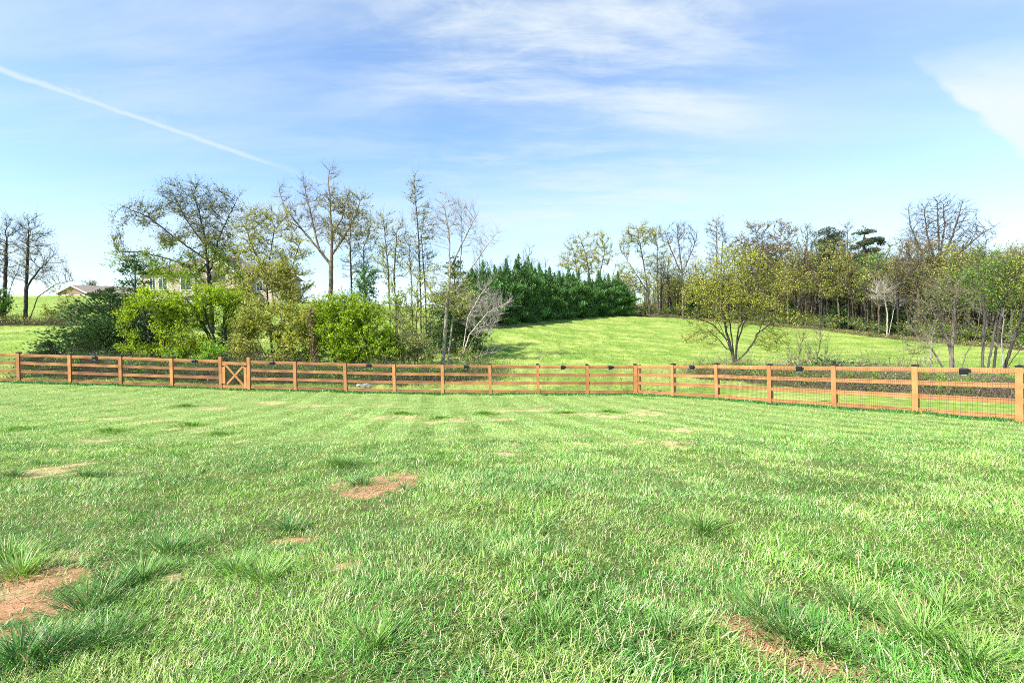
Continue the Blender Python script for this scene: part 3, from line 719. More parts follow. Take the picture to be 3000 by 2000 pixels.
# conifers: shoots in layered boughs on a straight stem
def conifer_parts(seed, h, w, cols, shoots, sl, bark=(.13, .09, .07), prof=1.0, droop=.0, up=.5, lumps=.35, base=.03, lean=(0, 0), bw=.3, upb=None):
    rs = np.random.default_rng(seed); stem = np.array([[0, 0, -.1], [lean[0] * .5, lean[1] * .5, h * .5], [lean[0], lean[1], h * .96]])
    nb = int(34 + h * 7); t = np.sort(rs.random(nb) ** 1.15 * (1 - base) + base); az = np.arange(nb) * 2.399 + rs.normal(0, .4, nb)
    zz = t * h; rad = w / 2 * ((1 - t) ** prof if prof > 0 else np.minimum(1, (1 - t) / .5) ** .85) * (1 - lumps / 2 + lumps * (rs.random(nb) - .1) * 1.4) + .12
    o = np.c_[np.interp(zz, stem[:, 2], stem[:, 0]), np.interp(zz, stem[:, 2], stem[:, 1]), zz]
    dv = np.c_[np.cos(az), np.sin(az), np.full(nb, up if upb is None else upb) * np.clip(.15 + 2.2 * t, 0, 1) + rs.normal(0, .12, nb)]; e = o + dv * rad[:, None]; e[:, 2] -= droop * rad
    e[:, 2] = np.maximum(e[:, 2], .1)
    V, Fq = tubes(np.r_[stem[:-1], o], np.r_[stem[1:], e], np.r_[.02 * h, .013 * h, np.maximum(.012, rad * .02)], np.r_[.013 * h, .02, np.full(nb, .006)], np.r_[np.diff(stem, axis=0), e - o], np.r_[np.diff(stem, axis=0), e - o], 5)
    wm = mesh('trunk', V, [Fq], M_BARK, np.array(bark)[None] * np.ones((len(V), 1)), True)
    pr = rad ** 1.6 / (rad ** 1.6).sum(); k = rs.choice(nb, shoots, p=pr); f = rs.random(shoots) ** .55
    c = o[k] * (1 - f)[:, None] + e[k] * f[:, None] + rs.normal(0, 1, (shoots, 3)) * (rad[k] * bw * (1.1 - .6 * f))[:, None] * np.array([1, 1, .6])
    if prof < 0:                                 # leaders that end in points of their own above the body
        c[:, 2] *= .84
        for q_ in range(4):
            a0, r1, hh, m_ = rs.uniform(0, 6.28), w * rs.uniform(.12, .33) * (q_ > 0), h * (rs.uniform(.8, .94) if q_ else 1.0), 420
            tz = rs.random(m_); rr1 = .62 * (1 - tz) ** .9 + .05; q = np.c_[r1 * math.cos(a0) + rs.normal(0, 1, m_) * rr1 * .6, r1 * math.sin(a0) + rs.normal(0, 1, m_) * rr1 * .6, hh * (.66 + .34 * tz)]; c = np.r_[c, q]
    top = np.r_[np.c_[np.full(40, lean[0]), np.full(40, lean[1]), h * (.86 + .16 * rs.random(40))]]; top[:, :2] += rs.normal(0, .07, (40, 2)); c = np.r_[c, top] if prof > 0 else c
    c[:, 2] = np.maximum(c[:, 2], .08); n = len(c)
    out = c - np.c_[np.interp(c[:, 2], stem[:, 2], stem[:, 0]), np.interp(c[:, 2], stem[:, 2], stem[:, 1]), c[:, 2] - .2]; out /= np.linalg.norm(out, axis=1)[:, None] + 1e-6
    ax = out * .8 + np.array([0, 0, up]) + rnd_dir(rs, n) * .45; nr = rnd_dir(rs, n) + np.array([0, 0, .4]); L = sl * rs.uniform(.5, 1.4, n)
    lump = fbm(c[:, 0] * 1.3 + c[:, 1], c[:, 2] * 1.2, seed, 2)
    col = pal(rs, n, cols, .3) * (.7 + .6 * lump)[:, None]
    V, Fq, C = leaf_quads(rs, c, nr, ax, L, L * rs.uniform(.3, .5, n), col)
    return wm, mesh('crown', V, [Fq], M_NEEDLE, C)
def conifer(name, label, cat, px, D, top, wpx, group=None, **kw):
    global SEED; SEED += 1
    b = W(px, 1000, D); b[2] = float(ground(b[0], b[1])); h = W(px, top, D)[2] - b[2]
    wm, cm = conifer_parts(SEED, h, wpx * D / F, **kw)
    t = thing(name, label, cat, b, group); obj('trunk', wm, t); obj('crown', cm, t); return t

# ------------------------------------------------------------------ the trees of the picture
LIME = [(.32, .46, .02), (.40, .52, .035), (.24, .38, .02)]
OLIVE = [(0.384, 0.420, 0.060), (0.480, 0.480, 0.084), (0.288, 0.336, 0.054), (0.432, 0.384, 0.096)]
BUD = [(0.270, 0.223, 0.108), (0.324, 0.284, 0.095), (0.203, 0.162, 0.095), (0.270, 0.297, 0.081)]
YEL = [(.40, .46, .09), (.30, .36, .07), (.40, .40, .13)]
FRESH = [(0.156, 0.360, 0.042), (0.216, 0.432, 0.048), (0.120, 0.288, 0.036)]
GRN = [(0.084, 0.204, 0.036), (0.120, 0.252, 0.042), (0.060, 0.144, 0.030)]
CEDAR = [(.048, .11, .03), (.065, .145, .038), (.032, .075, .022), (.085, .105, .04)]
LEY = [(.085, .20, .05), (.14, .28, .065), (.045, .12, .032)]
GRAY, DARKB, PALE, TAN = (.085, .074, .066), (.038, .032, .028), (.30, .27, .235), (.115, .09, .066)
SN = 'slender trees of the thicket behind the fence'

plant('bare_tree', 'twiggy nearly leafless tree cut by the left edge of the photo', 'tree', 12, 55, [[(12, 950), (14, 850), (20, 700)], [(14, 900), (40, 830), (75, 790)]], [(25, 725, 45, 80), (-25, 740, 55, 80), (30, 680, 25, 45)], step=.45, kill=.75, natt=420, bark=DARKB, leaf=(.5, .17, BUD), r0=.018, tl=.9, per=2, tw=.011)
plant('bare_tree', 'straight dark tree with sparse brown buds and long low limbs, on the left hillside', 'tree', 74, 55, [[(74, 952), (77, 850), (80, 760), (85, 665)], [(80, 925), (105, 870), (150, 830), (190, 820)], [(78, 840), (120, 790), (165, 775)]], [(92, 720, 45, 85), (130, 780, 50, 45), (165, 790, 40, 25), (85, 660, 25, 35), (50, 790, 30, 50)], step=.42, kill=.7, natt=520, bark=DARKB, leaf=(.6, .16, BUD), r0=.016, tl=.9, per=2, tw=.011, rmax=.19)

plant('walnut_tree', 'tall spreading tree with clumps of new olive leaves, in front of the large tan house', 'tree', 622, 45, [[(622, 975), (619, 870), (608, 770), (600, 690), (580, 610), (565, 560)], [(615, 800), (640, 700), (675, 620), (690, 590)], [(604, 760), (520, 700), (450, 640), (390, 615)], [(602, 720), (540, 640), (500, 580)], [(610, 800), (500, 760), (420, 740), (360, 740)]],
      [(575, 590, 95, 55), (500, 600, 60, 60), (420, 640, 75, 50), (640, 640, 70, 60), (670, 600, 40, 45), (480, 720, 120, 60), (600, 740, 100, 60), (380, 730, 50, 60), (560, 680, 130, 60), (345, 775, 25, 35), (450, 780, 80, 45), (560, 800, 90, 50), (660, 770, 60, 60), (700, 820, 40, 40)], step=.4, kill=.56, natt=1600, bark=DARKB, r0=.012, tl=.8, per=2, rmax=.19, tw=.008, gap=.41,
      leaf=(2.0, .17, [(.20, .22, .06), (.25, .26, .07), (.16, .17, .055)], lambda c: (11.0 - c[:, 2]) / 3.5 + .1, [(.28, .40, .03), (.33, .46, .035), (.22, .32, .03)]), lf=lambda E: np.where(E[:, 2] < W(560, 690, 45)[2], 1.25, .42))
plant('maple_tree', 'lime green tree on three leaning dark stems just left of the gate', 'tree', 652, 31.5, [[(650, 1092), (632, 1025), (602, 965), (565, 900), (540, 870)], [(655, 1090), (640, 1010), (618, 940), (612, 880)], [(662, 1092), (660, 1010), (645, 930), (660, 880)], [(655, 1050), (700, 1040), (745, 1030)]],
      [(600, 880, 85, 38), (530, 895, 60, 45), (660, 895, 55, 45), (500, 940, 40, 40), (700, 930, 35, 40), (575, 930, 70, 40)], step=.3, kill=.42, natt=1000, bark=DARKB, r0=.009, tl=.5, per=2, rmax=.16, leaf=(4.0, .125, LIME))
plant('lime_shrub', 'bushy lime yellow sapling overhanging the left fence run beside the dark cedars', 'shrub', 455, 30.5, [[(455, 1100), (440, 1000), (420, 900)], [(460, 1100), (490, 1020), (520, 990)], [(450, 1100), (410, 1020), (390, 960)]],
      [(415, 900, 55, 50), (395, 950, 50, 50), (470, 980, 75, 50), (540, 1015, 75, 40), (430, 1040, 70, 35), (500, 920, 40, 40)], foot_name='stems', crown_name='foliage', step=.3, kill=.42, natt=1000, bark=DARKB, r0=.009, tl=.45, per=2, rmax=.1, leaf=(4.8, .12, LIME + [(.38, .44, .05)]))
CK = dict(cols=CEDAR, up=.15, prof=.75, lumps=.8, droop=.05)
conifer('cedar_tree', 'wide dark cedar sprawling behind the left fence run', 'tree', 325, 33, 845, 270, shoots=30000, sl=.18, **CK)
conifer('cedar_tree', 'taller dark cedar rising between the lime shrub and the brick-brown outbuilding', 'tree', 400, 36, 745, 170, shoots=20000, sl=.18, **CK)
conifer('cedar_tree', 'small dark cedar bush just above the far left fence rail', 'tree', 146, 28.5, 1000, 95, shoots=6500, sl=.14, **CK)
conifer('cedar_tree', 'low dark cedar seen through the wire of the left fence run', 'tree', 245, 28, 1040, 220, shoots=9000, sl=.14, **CK)
conifer('cedar_tree', 'dark green low evergreen beneath the lime maple behind the gate post', 'tree', 585, 33, 985, 190, shoots=11000, sl=.15, **CK)
plant('yellow_tree', 'leaning open tree with thin olive leaves to the right of the tan house', 'tree', 868, 41, [[(868, 1020), (832, 905), (775, 800), (735, 715), (715, 640)], [(862, 990), (800, 880), (790, 760), (805, 670)], [(845, 940), (850, 800), (880, 700)]],
      [(755, 690, 60, 75), (830, 700, 50, 75), (720, 720, 35, 70), (760, 640, 40, 35), (870, 740, 40, 55), (800, 780, 70, 50)], step=.38, kill=.6, natt=850, bark=TAN, r0=.012, tl=.75, per=2, rmax=.12, tw=.009, leaf=(2.2, .15, OLIVE))
plant('olive_shrub', 'dense brownish olive shrub in front of the house wing', 'shrub', 790, 34, [[(800, 1070), (790, 950), (780, 820)], [(805, 1070), (830, 930), (850, 800)]], [(790, 820, 70, 60), (850, 850, 55, 70), (760, 880, 60, 60), (820, 780, 50, 40)], foot_name='stems', crown_name='foliage', step=.32, kill=.48, natt=850, bark=DARKB, r0=.009, tl=.55, per=2, rmax=.1, leaf=(3.4, .14, OLIVE + BUD[:1] + YEL[:1]))
plant('olive_shrub', 'tall mixed olive thicket shrub with gray stems behind the fence right of the gate', 'shrub', 830, 30, [[(835, 1105), (820, 1020), (790, 930)], [(845, 1105), (850, 1000), (870, 900)], [(825, 1105), (770, 1030), (745, 980)]],
      [(780, 950, 75, 65), (870, 940, 65, 70), (745, 1010, 45, 50), (840, 1020, 90, 50), (800, 1070, 90, 25)], foot_name='stems', crown_name='foliage', step=.3, kill=.44, natt=1050, bark=GRAY, r0=.008, tl=.5, per=2, rmax=.08, leaf=(4.2, .13, OLIVE + [(.34, .42, .04)]))
for px, D, ells, lf_, lab, nm in [
        (722, 29.5, [(720, 960, 40, 60), (715, 1030, 50, 40), (740, 910, 30, 35)], (3.6, .125, OLIVE + YEL), 'yellowish olive shrub directly behind the fence beside the gate', 'olive_shrub'),
        (590, 28.6, [(590, 1045, 75, 28), (540, 1055, 60, 22), (640, 1060, 45, 20)], (4.2, .115, LIME + FRESH), 'low lime bush at the fence rail under the leaning maple stems', 'lime_shrub'),
        (905, 31.5, [(900, 1000, 45, 60), (920, 930, 35, 50), (890, 1060, 50, 25)], (3.4, .125, OLIVE + LIME[:1]), 'loose olive shrub filling the gap left of the brightest lime bush', 'olive_shrub'),
        (1150, 33, [(1140, 930, 40, 55), (1160, 870, 30, 45), (1130, 1000, 45, 45)], (3.0, .125, YEL + LIME), 'thin yellow-green shrub to the right of the brightest lime bush', 'pale_shrub'),
        (690, 33, [(690, 985, 40, 40), (700, 930, 35, 40)], (3.0, .125, YEL + LIME), 'light green shrub behind the gate, right of the leaning maple stems', 'pale_shrub'),
        (430, 27.4, [(430, 1085, 60, 18), (350, 1090, 60, 16), (500, 1090, 60, 16)], (3.6, .105, FRESH + GRN), 'green weeds and low bush seen through the wire of the left fence run', 'green_shrub'),
        (960, 27.6, [(960, 1095, 70, 20), (860, 1095, 60, 16), (1060, 1100, 60, 16)], (3.4, .105, FRESH + LIME[:1] + GRN), 'green low bush seen through the wire right of the gate, beside the pale rocks', 'green_shrub')]:
    z = ells[0]
    plant(nm, lab, 'shrub', px, D, [[(px, 1115 if D < 30 else 1095), (px + 3, z[1] + 20)], [(px + 4, 1115 if D < 30 else 1095), (ells[1][0], ells[1][1] + 10)], [(px - 4, 1115 if D < 30 else 1095), (ells[-1][0], ells[-1][1] + 5)]], ells, foot_name='stems', crown_name='foliage', step=.3, kill=.42, natt=620, bark=DARKB, r0=.008, tl=.45, per=2, rmax=.045, leaf=lf_)
# a broken, vine-covered trunk
rs_ = np.random.default_rng(5); b = W(925, 1000, 29.2); b[2] = float(ground(b[0], b[1])); L = [b - [0, 0, .1]] + [W(x, y, 29.2) for x, y in [(922, 1060), (918, 1000), (913, 950), (909, 905)]]
Q = np.array(L); V, Fq = tubes(Q[:-1], Q[1:], np.array([.13, .095, .085, .08]), np.array([.095, .085, .08, .04]), np.diff(Q, axis=0), np.diff(Q, axis=0), 8)
t = thing('snag', 'broken upright dead trunk wrapped in brown vine among the olive shrubs', 'tree stump', b); w_ = mesh('trunk', V, [Fq], M_BARK, np.array(TAN)[None] * np.ones((len(V), 1)), True); local(b, w_); obj('trunk', w_, t)
k = rs_.random(1300); c = np.array([np.interp(k * 4, range(5), Q[:, j]) for j in range(3)]).T + rs_.normal(0, .13, (1300, 3)); V, Fq, C = leaf_quads(rs_, c, rnd_dir(rs_, 1300), rnd_dir(rs_, 1300), rs_.uniform(.08, .18, 1300), rs_.uniform(.05, .1, 1300), pal(rs_, 1300, [(.30, .21, .10), (.22, .17, .09), (.24, .24, .07)]))
w_ = mesh('vine', V, [Fq], M_LEAF, C); local(b, w_); obj('vine', w_, t)

plant('sycamore_tree', 'tallest tree of the thicket, with thick forked pale-brown limbs and bare tips', 'tree', 968, 42, [[(966, 1005), (968, 900), (970, 790), (973, 700), (968, 610), (962, 520), (968, 490)], [(969, 775), (925, 718), (880, 665), (840, 612), (824, 560), (830, 555)], [(971, 750), (1010, 690), (1040, 630), (1052, 590)], [(935, 730), (915, 650), (898, 575), (888, 540)], [(972, 690), (1000, 640), (1010, 580)], [(890, 675), (850, 650), (825, 640)]],
      [(968, 520, 28, 42), (903, 560, 35, 50), (832, 580, 25, 45), (1000, 620, 70, 60), (1045, 620, 45, 55), (960, 620, 60, 60), (1010, 690, 75, 50), (860, 640, 45, 40), (930, 650, 55, 50)], step=.36, kill=.55, natt=1100, bark=(.19, .15, .105), r0=.013, tl=.7, per=2, rmax=.21, tw=.009, leaf=(1.5, .15, BUD + OLIVE[:1]), gap=.42, lf=lambda E: np.where(E[:, 0] > W(955, 600, 42)[0], 1.0, .2) * np.where(E[:, 2] > W(960, 560, 42)[2], .35, 1))
plant('lime_shrub', 'brightest lime green bushy tree, broad and dense, behind the fence mid-left', 'tree', 1010, 30, [[(1010, 1108), (1005, 1020), (1000, 920), (1000, 880)], [(1015, 1108), (1060, 1020), (1085, 970)], [(1005, 1108), (965, 1030), (950, 970)]],
      [(1005, 890, 55, 45), (955, 935, 55, 50), (1050, 940, 65, 55), (1000, 990, 95, 50), (1105, 1000, 50, 45), (930, 1010, 35, 45), (1050, 1045, 100, 35), (960, 1060, 60, 35)], crown_name='foliage', foot_name='stems', step=.3, kill=.42, natt=1500, bark=DARKB, r0=.009, tl=.5, per=2, rmax=.1, leaf=(5.2, .135, LIME))
plant('slender_tree', 'two thin dark stems with olive buds just right of the tallest forked tree', 'tree', 1045, 45, [[(1040, 1000), (1030, 850), (1025, 700), (1030, 640)], [(1060, 1000), (1065, 850), (1058, 720), (1075, 650)]], [(1030, 690, 35, 70), (1070, 700, 35, 70), (1050, 780, 50, 50)], SN, step=.4, kill=.65, natt=480, bark=DARKB, r0=.012, tl=.7, per=2, rmax=.11, tw=.009, leaf=(1.3, .15, OLIVE + BUD))
plant('slender_tree', 'slim round-topped tree with fine olive leaves left of the feathery tall one', 'tree', 1150, 42, [[(1145, 1000), (1138, 800), (1128, 690), (1122, 640)], [(1165, 1000), (1155, 800), (1165, 680)]], [(1125, 670, 38, 55), (1165, 690, 32, 60), (1145, 770, 48, 70)], SN, step=.38, kill=.6, natt=560, bark=GRAY, r0=.012, tl=.65, per=2, rmax=.1, tw=.009, leaf=(1.5, .14, OLIVE))
plant('slender_tree', 'tall feathery tree on three thin straight stems, pointed top', 'tree', 1235, 40, [[(1235, 1045), (1232, 850), (1224, 660), (1214, 550), (1212, 520)], [(1252, 1045), (1247, 850), (1238, 700), (1250, 620)], [(1212, 1040), (1206, 850), (1200, 720)]], [(1215, 575, 28, 60), (1240, 660, 38, 80), (1200, 720, 32, 60), (1235, 780, 50, 70)], SN, step=.36, kill=.55, natt=760, bark=DARKB, r0=.011, tl=.6, per=2, rmax=.1, tw=.008, leaf=(1.4, .13, BUD + OLIVE))
plant('bare_tree', 'tall bare-topped tree on two pale trunks at the meadow edge, fine upswept twigs', 'tree', 1300, 36, [[(1298, 1072), (1308, 920), (1318, 800), (1315, 680), (1300, 600)], [(1312, 1072), (1325, 930), (1345, 800), (1350, 680), (1345, 590)], [(1330, 860), (1385, 780), (1430, 720), (1462, 680)], [(1320, 780), (1370, 680), (1395, 630)]],
      [(1325, 640, 55, 75), (1370, 650, 40, 60), (1440, 700, 30, 35), (1290, 680, 30, 60), (1395, 720, 40, 45), (1310, 850, 60, 70), (1350, 900, 55, 50)], step=.33, kill=.5, natt=950, bark=PALE, r0=.010, tl=.65, per=2, rmax=.15, tw=.007, leaf=(2.2, .13, YEL), lf=lambda E: (E[:, 2] < W(1300, 770, 36)[2]) * 1.0)
conifer('cedar_tree', 'dark cedar standing behind the pale-trunked bare tree, left of the hedge', 'tree', 1335, 40, 745, 150, shoots=20000, sl=.19, **CK)
plant('dead_branches', 'pale leafless branches sprawling right toward the evergreen hedge', 'shrub', 1352, 35, [[(1345, 1065), (1375, 980), (1430, 915), (1490, 885)], [(1345, 1060), (1400, 960), (1460, 940)], [(1350, 1060), (1370, 930), (1410, 860), (1440, 820)], [(1340, 1065), (1410, 1040), (1450, 1030)]], [(1430, 905, 60, 35), (1465, 890, 45, 25), (1400, 950, 50, 40), (1420, 860, 35, 40)], foot_name='branches', step=.3, kill=.45, natt=420, bark=(.40, .36, .32), r0=.010, tl=.6, per=2, rmax=.07, tw=.008)
plant('green_tree', 'small dark green leafy tree between the lime bush and the slender stems', 'tree', 1075, 38, [[(1075, 1050), (1072, 900), (1070, 820)]], [(1070, 830, 38, 50), (1090, 880, 45, 45), (1055, 880, 35, 45)], step=.34, kill=.5, natt=600, bark=DARKB, r0=.01, tl=.5, per=2, rmax=.1, leaf=(3.4, .15, GRN))
plant('pale_shrub', 'pale yellow-green shrub around the slender stems', 'shrub', 1225, 34, [[(1225, 1080), (1220, 950), (1225, 860)], [(1235, 1080), (1260, 960), (1270, 880)], [(1220, 1080), (1190, 980), (1185, 900)]], [(1225, 860, 45, 60), (1265, 890, 35, 60), (1190, 920, 40, 60), (1240, 970, 60, 50)], foot_name='stems', crown_name='foliage', step=.32, kill=.5, natt=750, bark=TAN, r0=.009, tl=.5, per=2, rmax=.07, leaf=(2.6, .13, YEL))
plant('olive_shrub', 'tangled brown and olive shrub low behind the fence, right of the bright lime bush', 'shrub', 1190, 31, [[(1190, 1100), (1180, 1030), (1190, 980)], [(1195, 1100), (1230, 1040), (1240, 1000)], [(1185, 1100), (1150, 1040)]], [(1190, 1010, 55, 40), (1230, 1040, 50, 35), (1150, 1060, 50, 30), (1180, 960, 30, 40)], foot_name='stems', crown_name='foliage', step=.28, kill=.42, natt=650, bark=(.2, .16, .15), r0=.008, tl=.5, per=3, rmax=.05, leaf=(2.6, .12, OLIVE + GRN))
plant('green_shrub', 'low bright green bush at the foot of the pale-trunked bare tree', 'shrub', 1285, 28, [[(1285, 1112), (1280, 1080)], [(1287, 1112), (1320, 1080)], [(1283, 1112), (1240, 1085)]], [(1280, 1065, 55, 22), (1330, 1080, 45, 20), (1230, 1085, 45, 18), (1290, 1095, 80, 15)], foot_name='stems', crown_name='foliage', step=.25, kill=.36, natt=650, bark=DARKB, r0=.007, tl=.35, per=2, rmax=.03, leaf=(3.6, .11, FRESH))
plant('green_shrub', 'mixed green and brown scrub at the meadow edge, in front of the pale dead branches', 'shrub', 1385, 31, [[(1385, 1098), (1390, 1060)], [(1385, 1098), (1420, 1070)], [(1383, 1098), (1350, 1060)]], [(1390, 1060, 60, 25), (1350, 1045, 40, 30), (1430, 1085, 55, 14)], foot_name='stems', crown_name='foliage', step=.26, kill=.4, natt=480, bark=TAN, r0=.007, tl=.45, per=2, rmax=.03, leaf=(1.4, .11, OLIVE + FRESH))
plant('field_shrub', 'dark green bush at the base of the leafless edge tree, far left', 'shrub', 5, 54, [[(5, 955), (5, 900)]], [(5, 895, 25, 45), (-30, 900, 40, 50)], foot_name='stems', crown_name='foliage', step=.4, kill=.6, natt=260, bark=DARKB, r0=.01, tl=.6, per=2, rmax=.06, leaf=(3, .22, GRN))
plant('field_shrub', 'round green bush right of the straight dark tree on the left hillside', 'shrub', 152, 54, [[(152, 955), (150, 920)], [(155, 955), (170, 920)]], [(150, 915, 30, 28), (170, 930, 25, 20)], foot_name='stems', crown_name='foliage', step=.4, kill=.55, natt=260, bark=DARKB, r0=.01, tl=.5, per=2, rmax=.05, leaf=(2.2, .2, GRN + OLIVE))
plant('yellow_tree', 'thin yellow-green sapling between the left hillside bush and the wide cedar', 'tree', 205, 50, [[(205, 965), (200, 900), (190, 850)], [(207, 965), (225, 910)]], [(200, 890, 30, 45), (225, 920, 25, 35), (170, 860, 30, 20)], step=.4, kill=.65, natt=260, bark=TAN, r0=.01, tl=.7, per=2, rmax=.05, leaf=(1.1, .17, YEL))

plant('field_tree', 'broad airy yellow-olive tree standing alone in the meadow behind the corner post', 'tree', 2150, 34.5, [[(2152, 1098), (2154, 1060), (2160, 990), (2172, 900)], [(2153, 1062, 0, 0), (2138, 1010), (2122, 950), (2100, 900)], [(2154, 1062, 0, 0), (2180, 1035), (2208, 985), (2220, 930)], [(2152, 1050, 0, 0), (2144, 970), (2142, 880), (2150, 800)], [(2166, 960, 0, 0), (2195, 900), (2215, 830)], [(2150, 1050, 0, 0), (2126, 970), (2112, 870), (2115, 790)], [(2158, 1010, 0, 0), (2183, 930), (2195, 810)], [(2136, 1030, 0, 0), (2095, 985), (2060, 965)], [(2135, 1000, 0, 0), (2090, 950), (2030, 920)], [(2208, 985, 0, 0), (2260, 950), (2330, 935)]],
      [(2150, 800, 85, 65), (2150, 755, 45, 35), (2080, 850, 80, 70), (2225, 845, 85, 70), (2030, 900, 45, 55), (2270, 920, 65, 35), (2330, 935, 35, 18), (2150, 900, 120, 60), (2060, 990, 60, 35), (2260, 1000, 55, 35), (2070, 790, 50, 40), (2220, 780, 50, 40)], step=.3, kill=.4, natt=2900, bark=DARKB, r0=.0065, tl=.45, per=2, rmax=.15, tw=.0055, gap=.38, up=.25, leaf=(1.35, .11, [(.46, .50, .06), (.54, .55, .08), (.38, .43, .055), (.55, .48, .10)]))
for k, (x, lab) in enumerate([(2345, 'bare upright shrub with thin stems, left one of two right of the lone meadow tree'), (2400, 'bare upright shrub with thin stems, right one of two right of the lone meadow tree')]):
    plant('bare_shrub', lab, 'shrub', x, 28.5, [[(x, 1112), (x - 5, 1040), (x + 10, 980)], [(x + 2, 1112), (x + 25, 1020)], [(x - 2, 1112), (x - 30, 1040)]], [(x + 5, 1010, 30, 45), (x + 20, 1060, 30, 30), (x - 20, 1060, 30, 30)], 'bare shrubs', foot_name='stems', step=.28, kill=.45, natt=150, bark=TAN, r0=.006, tl=.7, per=1, rmax=.03, tw=.0055, up=.5, spread=.35, leaf=(.25, .1, BUD))
conifer('juniper_bush', 'low dark green spreading bush showing above the right fence rail', 'shrub', 2440, 26, 1058, 190, shoots=4200, sl=.17, cols=[(.05, .14, .035), (.07, .18, .04), (.035, .09, .025)], up=.2, prof=.5, lumps=.8)
plant('gray_tree', 'gray twiggy nearly leafless tree on a forked trunk behind the right fence', 'tree', 2800, 24.5, [[(2802, 1122), (2792, 1060), (2778, 1000), (2750, 940)], [(2806, 1110), (2818, 1040), (2830, 980), (2820, 900)], [(2782, 1010), (2790, 900), (2780, 830)], [(2790, 1050), (2720, 1020), (2660, 1015)]],
      [(2770, 870, 70, 55), (2720, 920, 60, 45), (2820, 880, 45, 60), (2690, 985, 45, 35), (2760, 960, 60, 40), (2680, 1030, 40, 20)], step=.22, kill=.32, natt=800, bark=(.15, .125, .105), r0=.0075, tl=.36, per=1, rmax=.12, tw=.0055, leaf=(.55, .085, BUD + OLIVE))
plant('green_tree', 'slim gray-stemmed tree with fresh green leaves, left of a pair at the right fence', 'tree', 2880, 24.5, [[(2878, 1122), (2880, 1020), (2884, 920), (2870, 830)], [(2882, 960), (2920, 880), (2930, 830)]], [(2870, 830, 50, 50), (2900, 780, 50, 40), (2840, 860, 40, 40), (2910, 880, 45, 45)], step=.24, kill=.36, natt=620, bark=GRAY, r0=.007, tl=.4, per=2, rmax=.08, tw=.006, leaf=(1.5, .1, FRESH + YEL[:1]))
plant('green_tree', 'dark-stemmed tree with fresh green leaves nearest the right edge', 'tree', 2908, 23.8, [[(2908, 1122), (2916, 1040), (2930, 940), (2950, 840)], [(2914, 1060), (2975, 1020), (3010, 1005)], [(2925, 980), (2990, 900), (3010, 830)]], [(2960, 800, 55, 45), (3000, 850, 45, 50), (2940, 870, 45, 45), (3000, 960, 45, 50)], step=.24, kill=.36, natt=700, bark=DARKB, r0=.007, tl=.4, per=2, rmax=.09, tw=.006, leaf=(1.4, .1, FRESH + OLIVE))
for x, y, lab in [(2728, 1010, 'thin leafless sapling left of the gray forked tree, behind the right fence'), (2938, 960, 'thin pale sapling between the right edge and the slim green trees')]:
    plant('sapling', lab, 'tree', x, 23, [[(x, 1128), (x - 3, y + 40), (x + 3, y - 30)]], [(x, y, 20, 60), (x, y + 50, 30, 30)], step=.22, kill=.35, natt=120, bark=(.3, .27, .23), r0=.006, tl=.4, per=1, rmax=.03, tw=.005, leaf=(.2, .08, OLIVE))

# hedge of evergreens: base line and tops read along the row
HB = [(1385, 958, 60, 790), (1418, 955, 62, 770), (1452, 951, 65, 785), (1486, 948, 68, 765), (1522, 945, 72, 752), (1550, 942, 75, 758), (1582, 940, 79, 778), (1612, 938, 82, 788), (1640, 936, 85, 800), (1668, 934, 88, 786), (1697, 932, 91, 800), (1727, 931, 94, 812), (1755, 930, 97, 800), (1784, 929, 100, 808), (1812, 928, 102, 803), (1836, 930, 103, 850)]
HL = ['evergreen at the left end of the hedge row, behind the pale dead branches', 'second evergreen of the hedge row, partly behind the bare-topped tree', 'evergreen third from the left end of the hedge row', 'evergreen fourth from the left end of the hedge row', 'tallest evergreen of the hedge row, with a sharp tip', 'sharp-tipped evergreen just right of the tallest one in the hedge row', 'evergreen two places right of the tallest in the hedge row', 'evergreen at the middle of the hedge row, right of a dip', 'evergreen just right of the middle of the hedge row', 'evergreen with a sharp tip at about two thirds along the hedge row', 'sixth evergreen from the right end of the hedge row',
      'fifth evergreen from the right end of the hedge row', 'fourth evergreen from the right end of the hedge row', 'third evergreen from the right end of the hedge row', 'last full-height evergreen at the right end of the hedge row', 'short evergreen skirt at the very right end of the hedge row']
protos = [conifer_parts(900 + k, 7.2, 3.9, cols=[tuple(v * (.85, 1.15, 1.0, .95)[k] for v in c_) for c_ in LEY], shoots=15000, sl=.25, up=1.3, upb=.6, base=.0, prof=-1, lumps=.5, bw=.2) for k in range(4)]
for k, ((px, py, D, top), lab) in enumerate(zip(HB, HL)):
    b = W(px, py, D); b[2] = float(ground(b[0], b[1])); h = W(px, top - 8, D)[2] - b[2]; wm, cm = protos[k % 4]
    t = thing('hedge_evergreen', 'dark green ' + lab, 'tree', b, 'evergreen hedge trees across the meadow', rng.uniform(0, 6.28)); sx = 1.12 * (D / 82) ** .25; t.scale = (sx, sx, h / 7.2)
    obj('trunk', wm, t); obj('crown', cm, t)

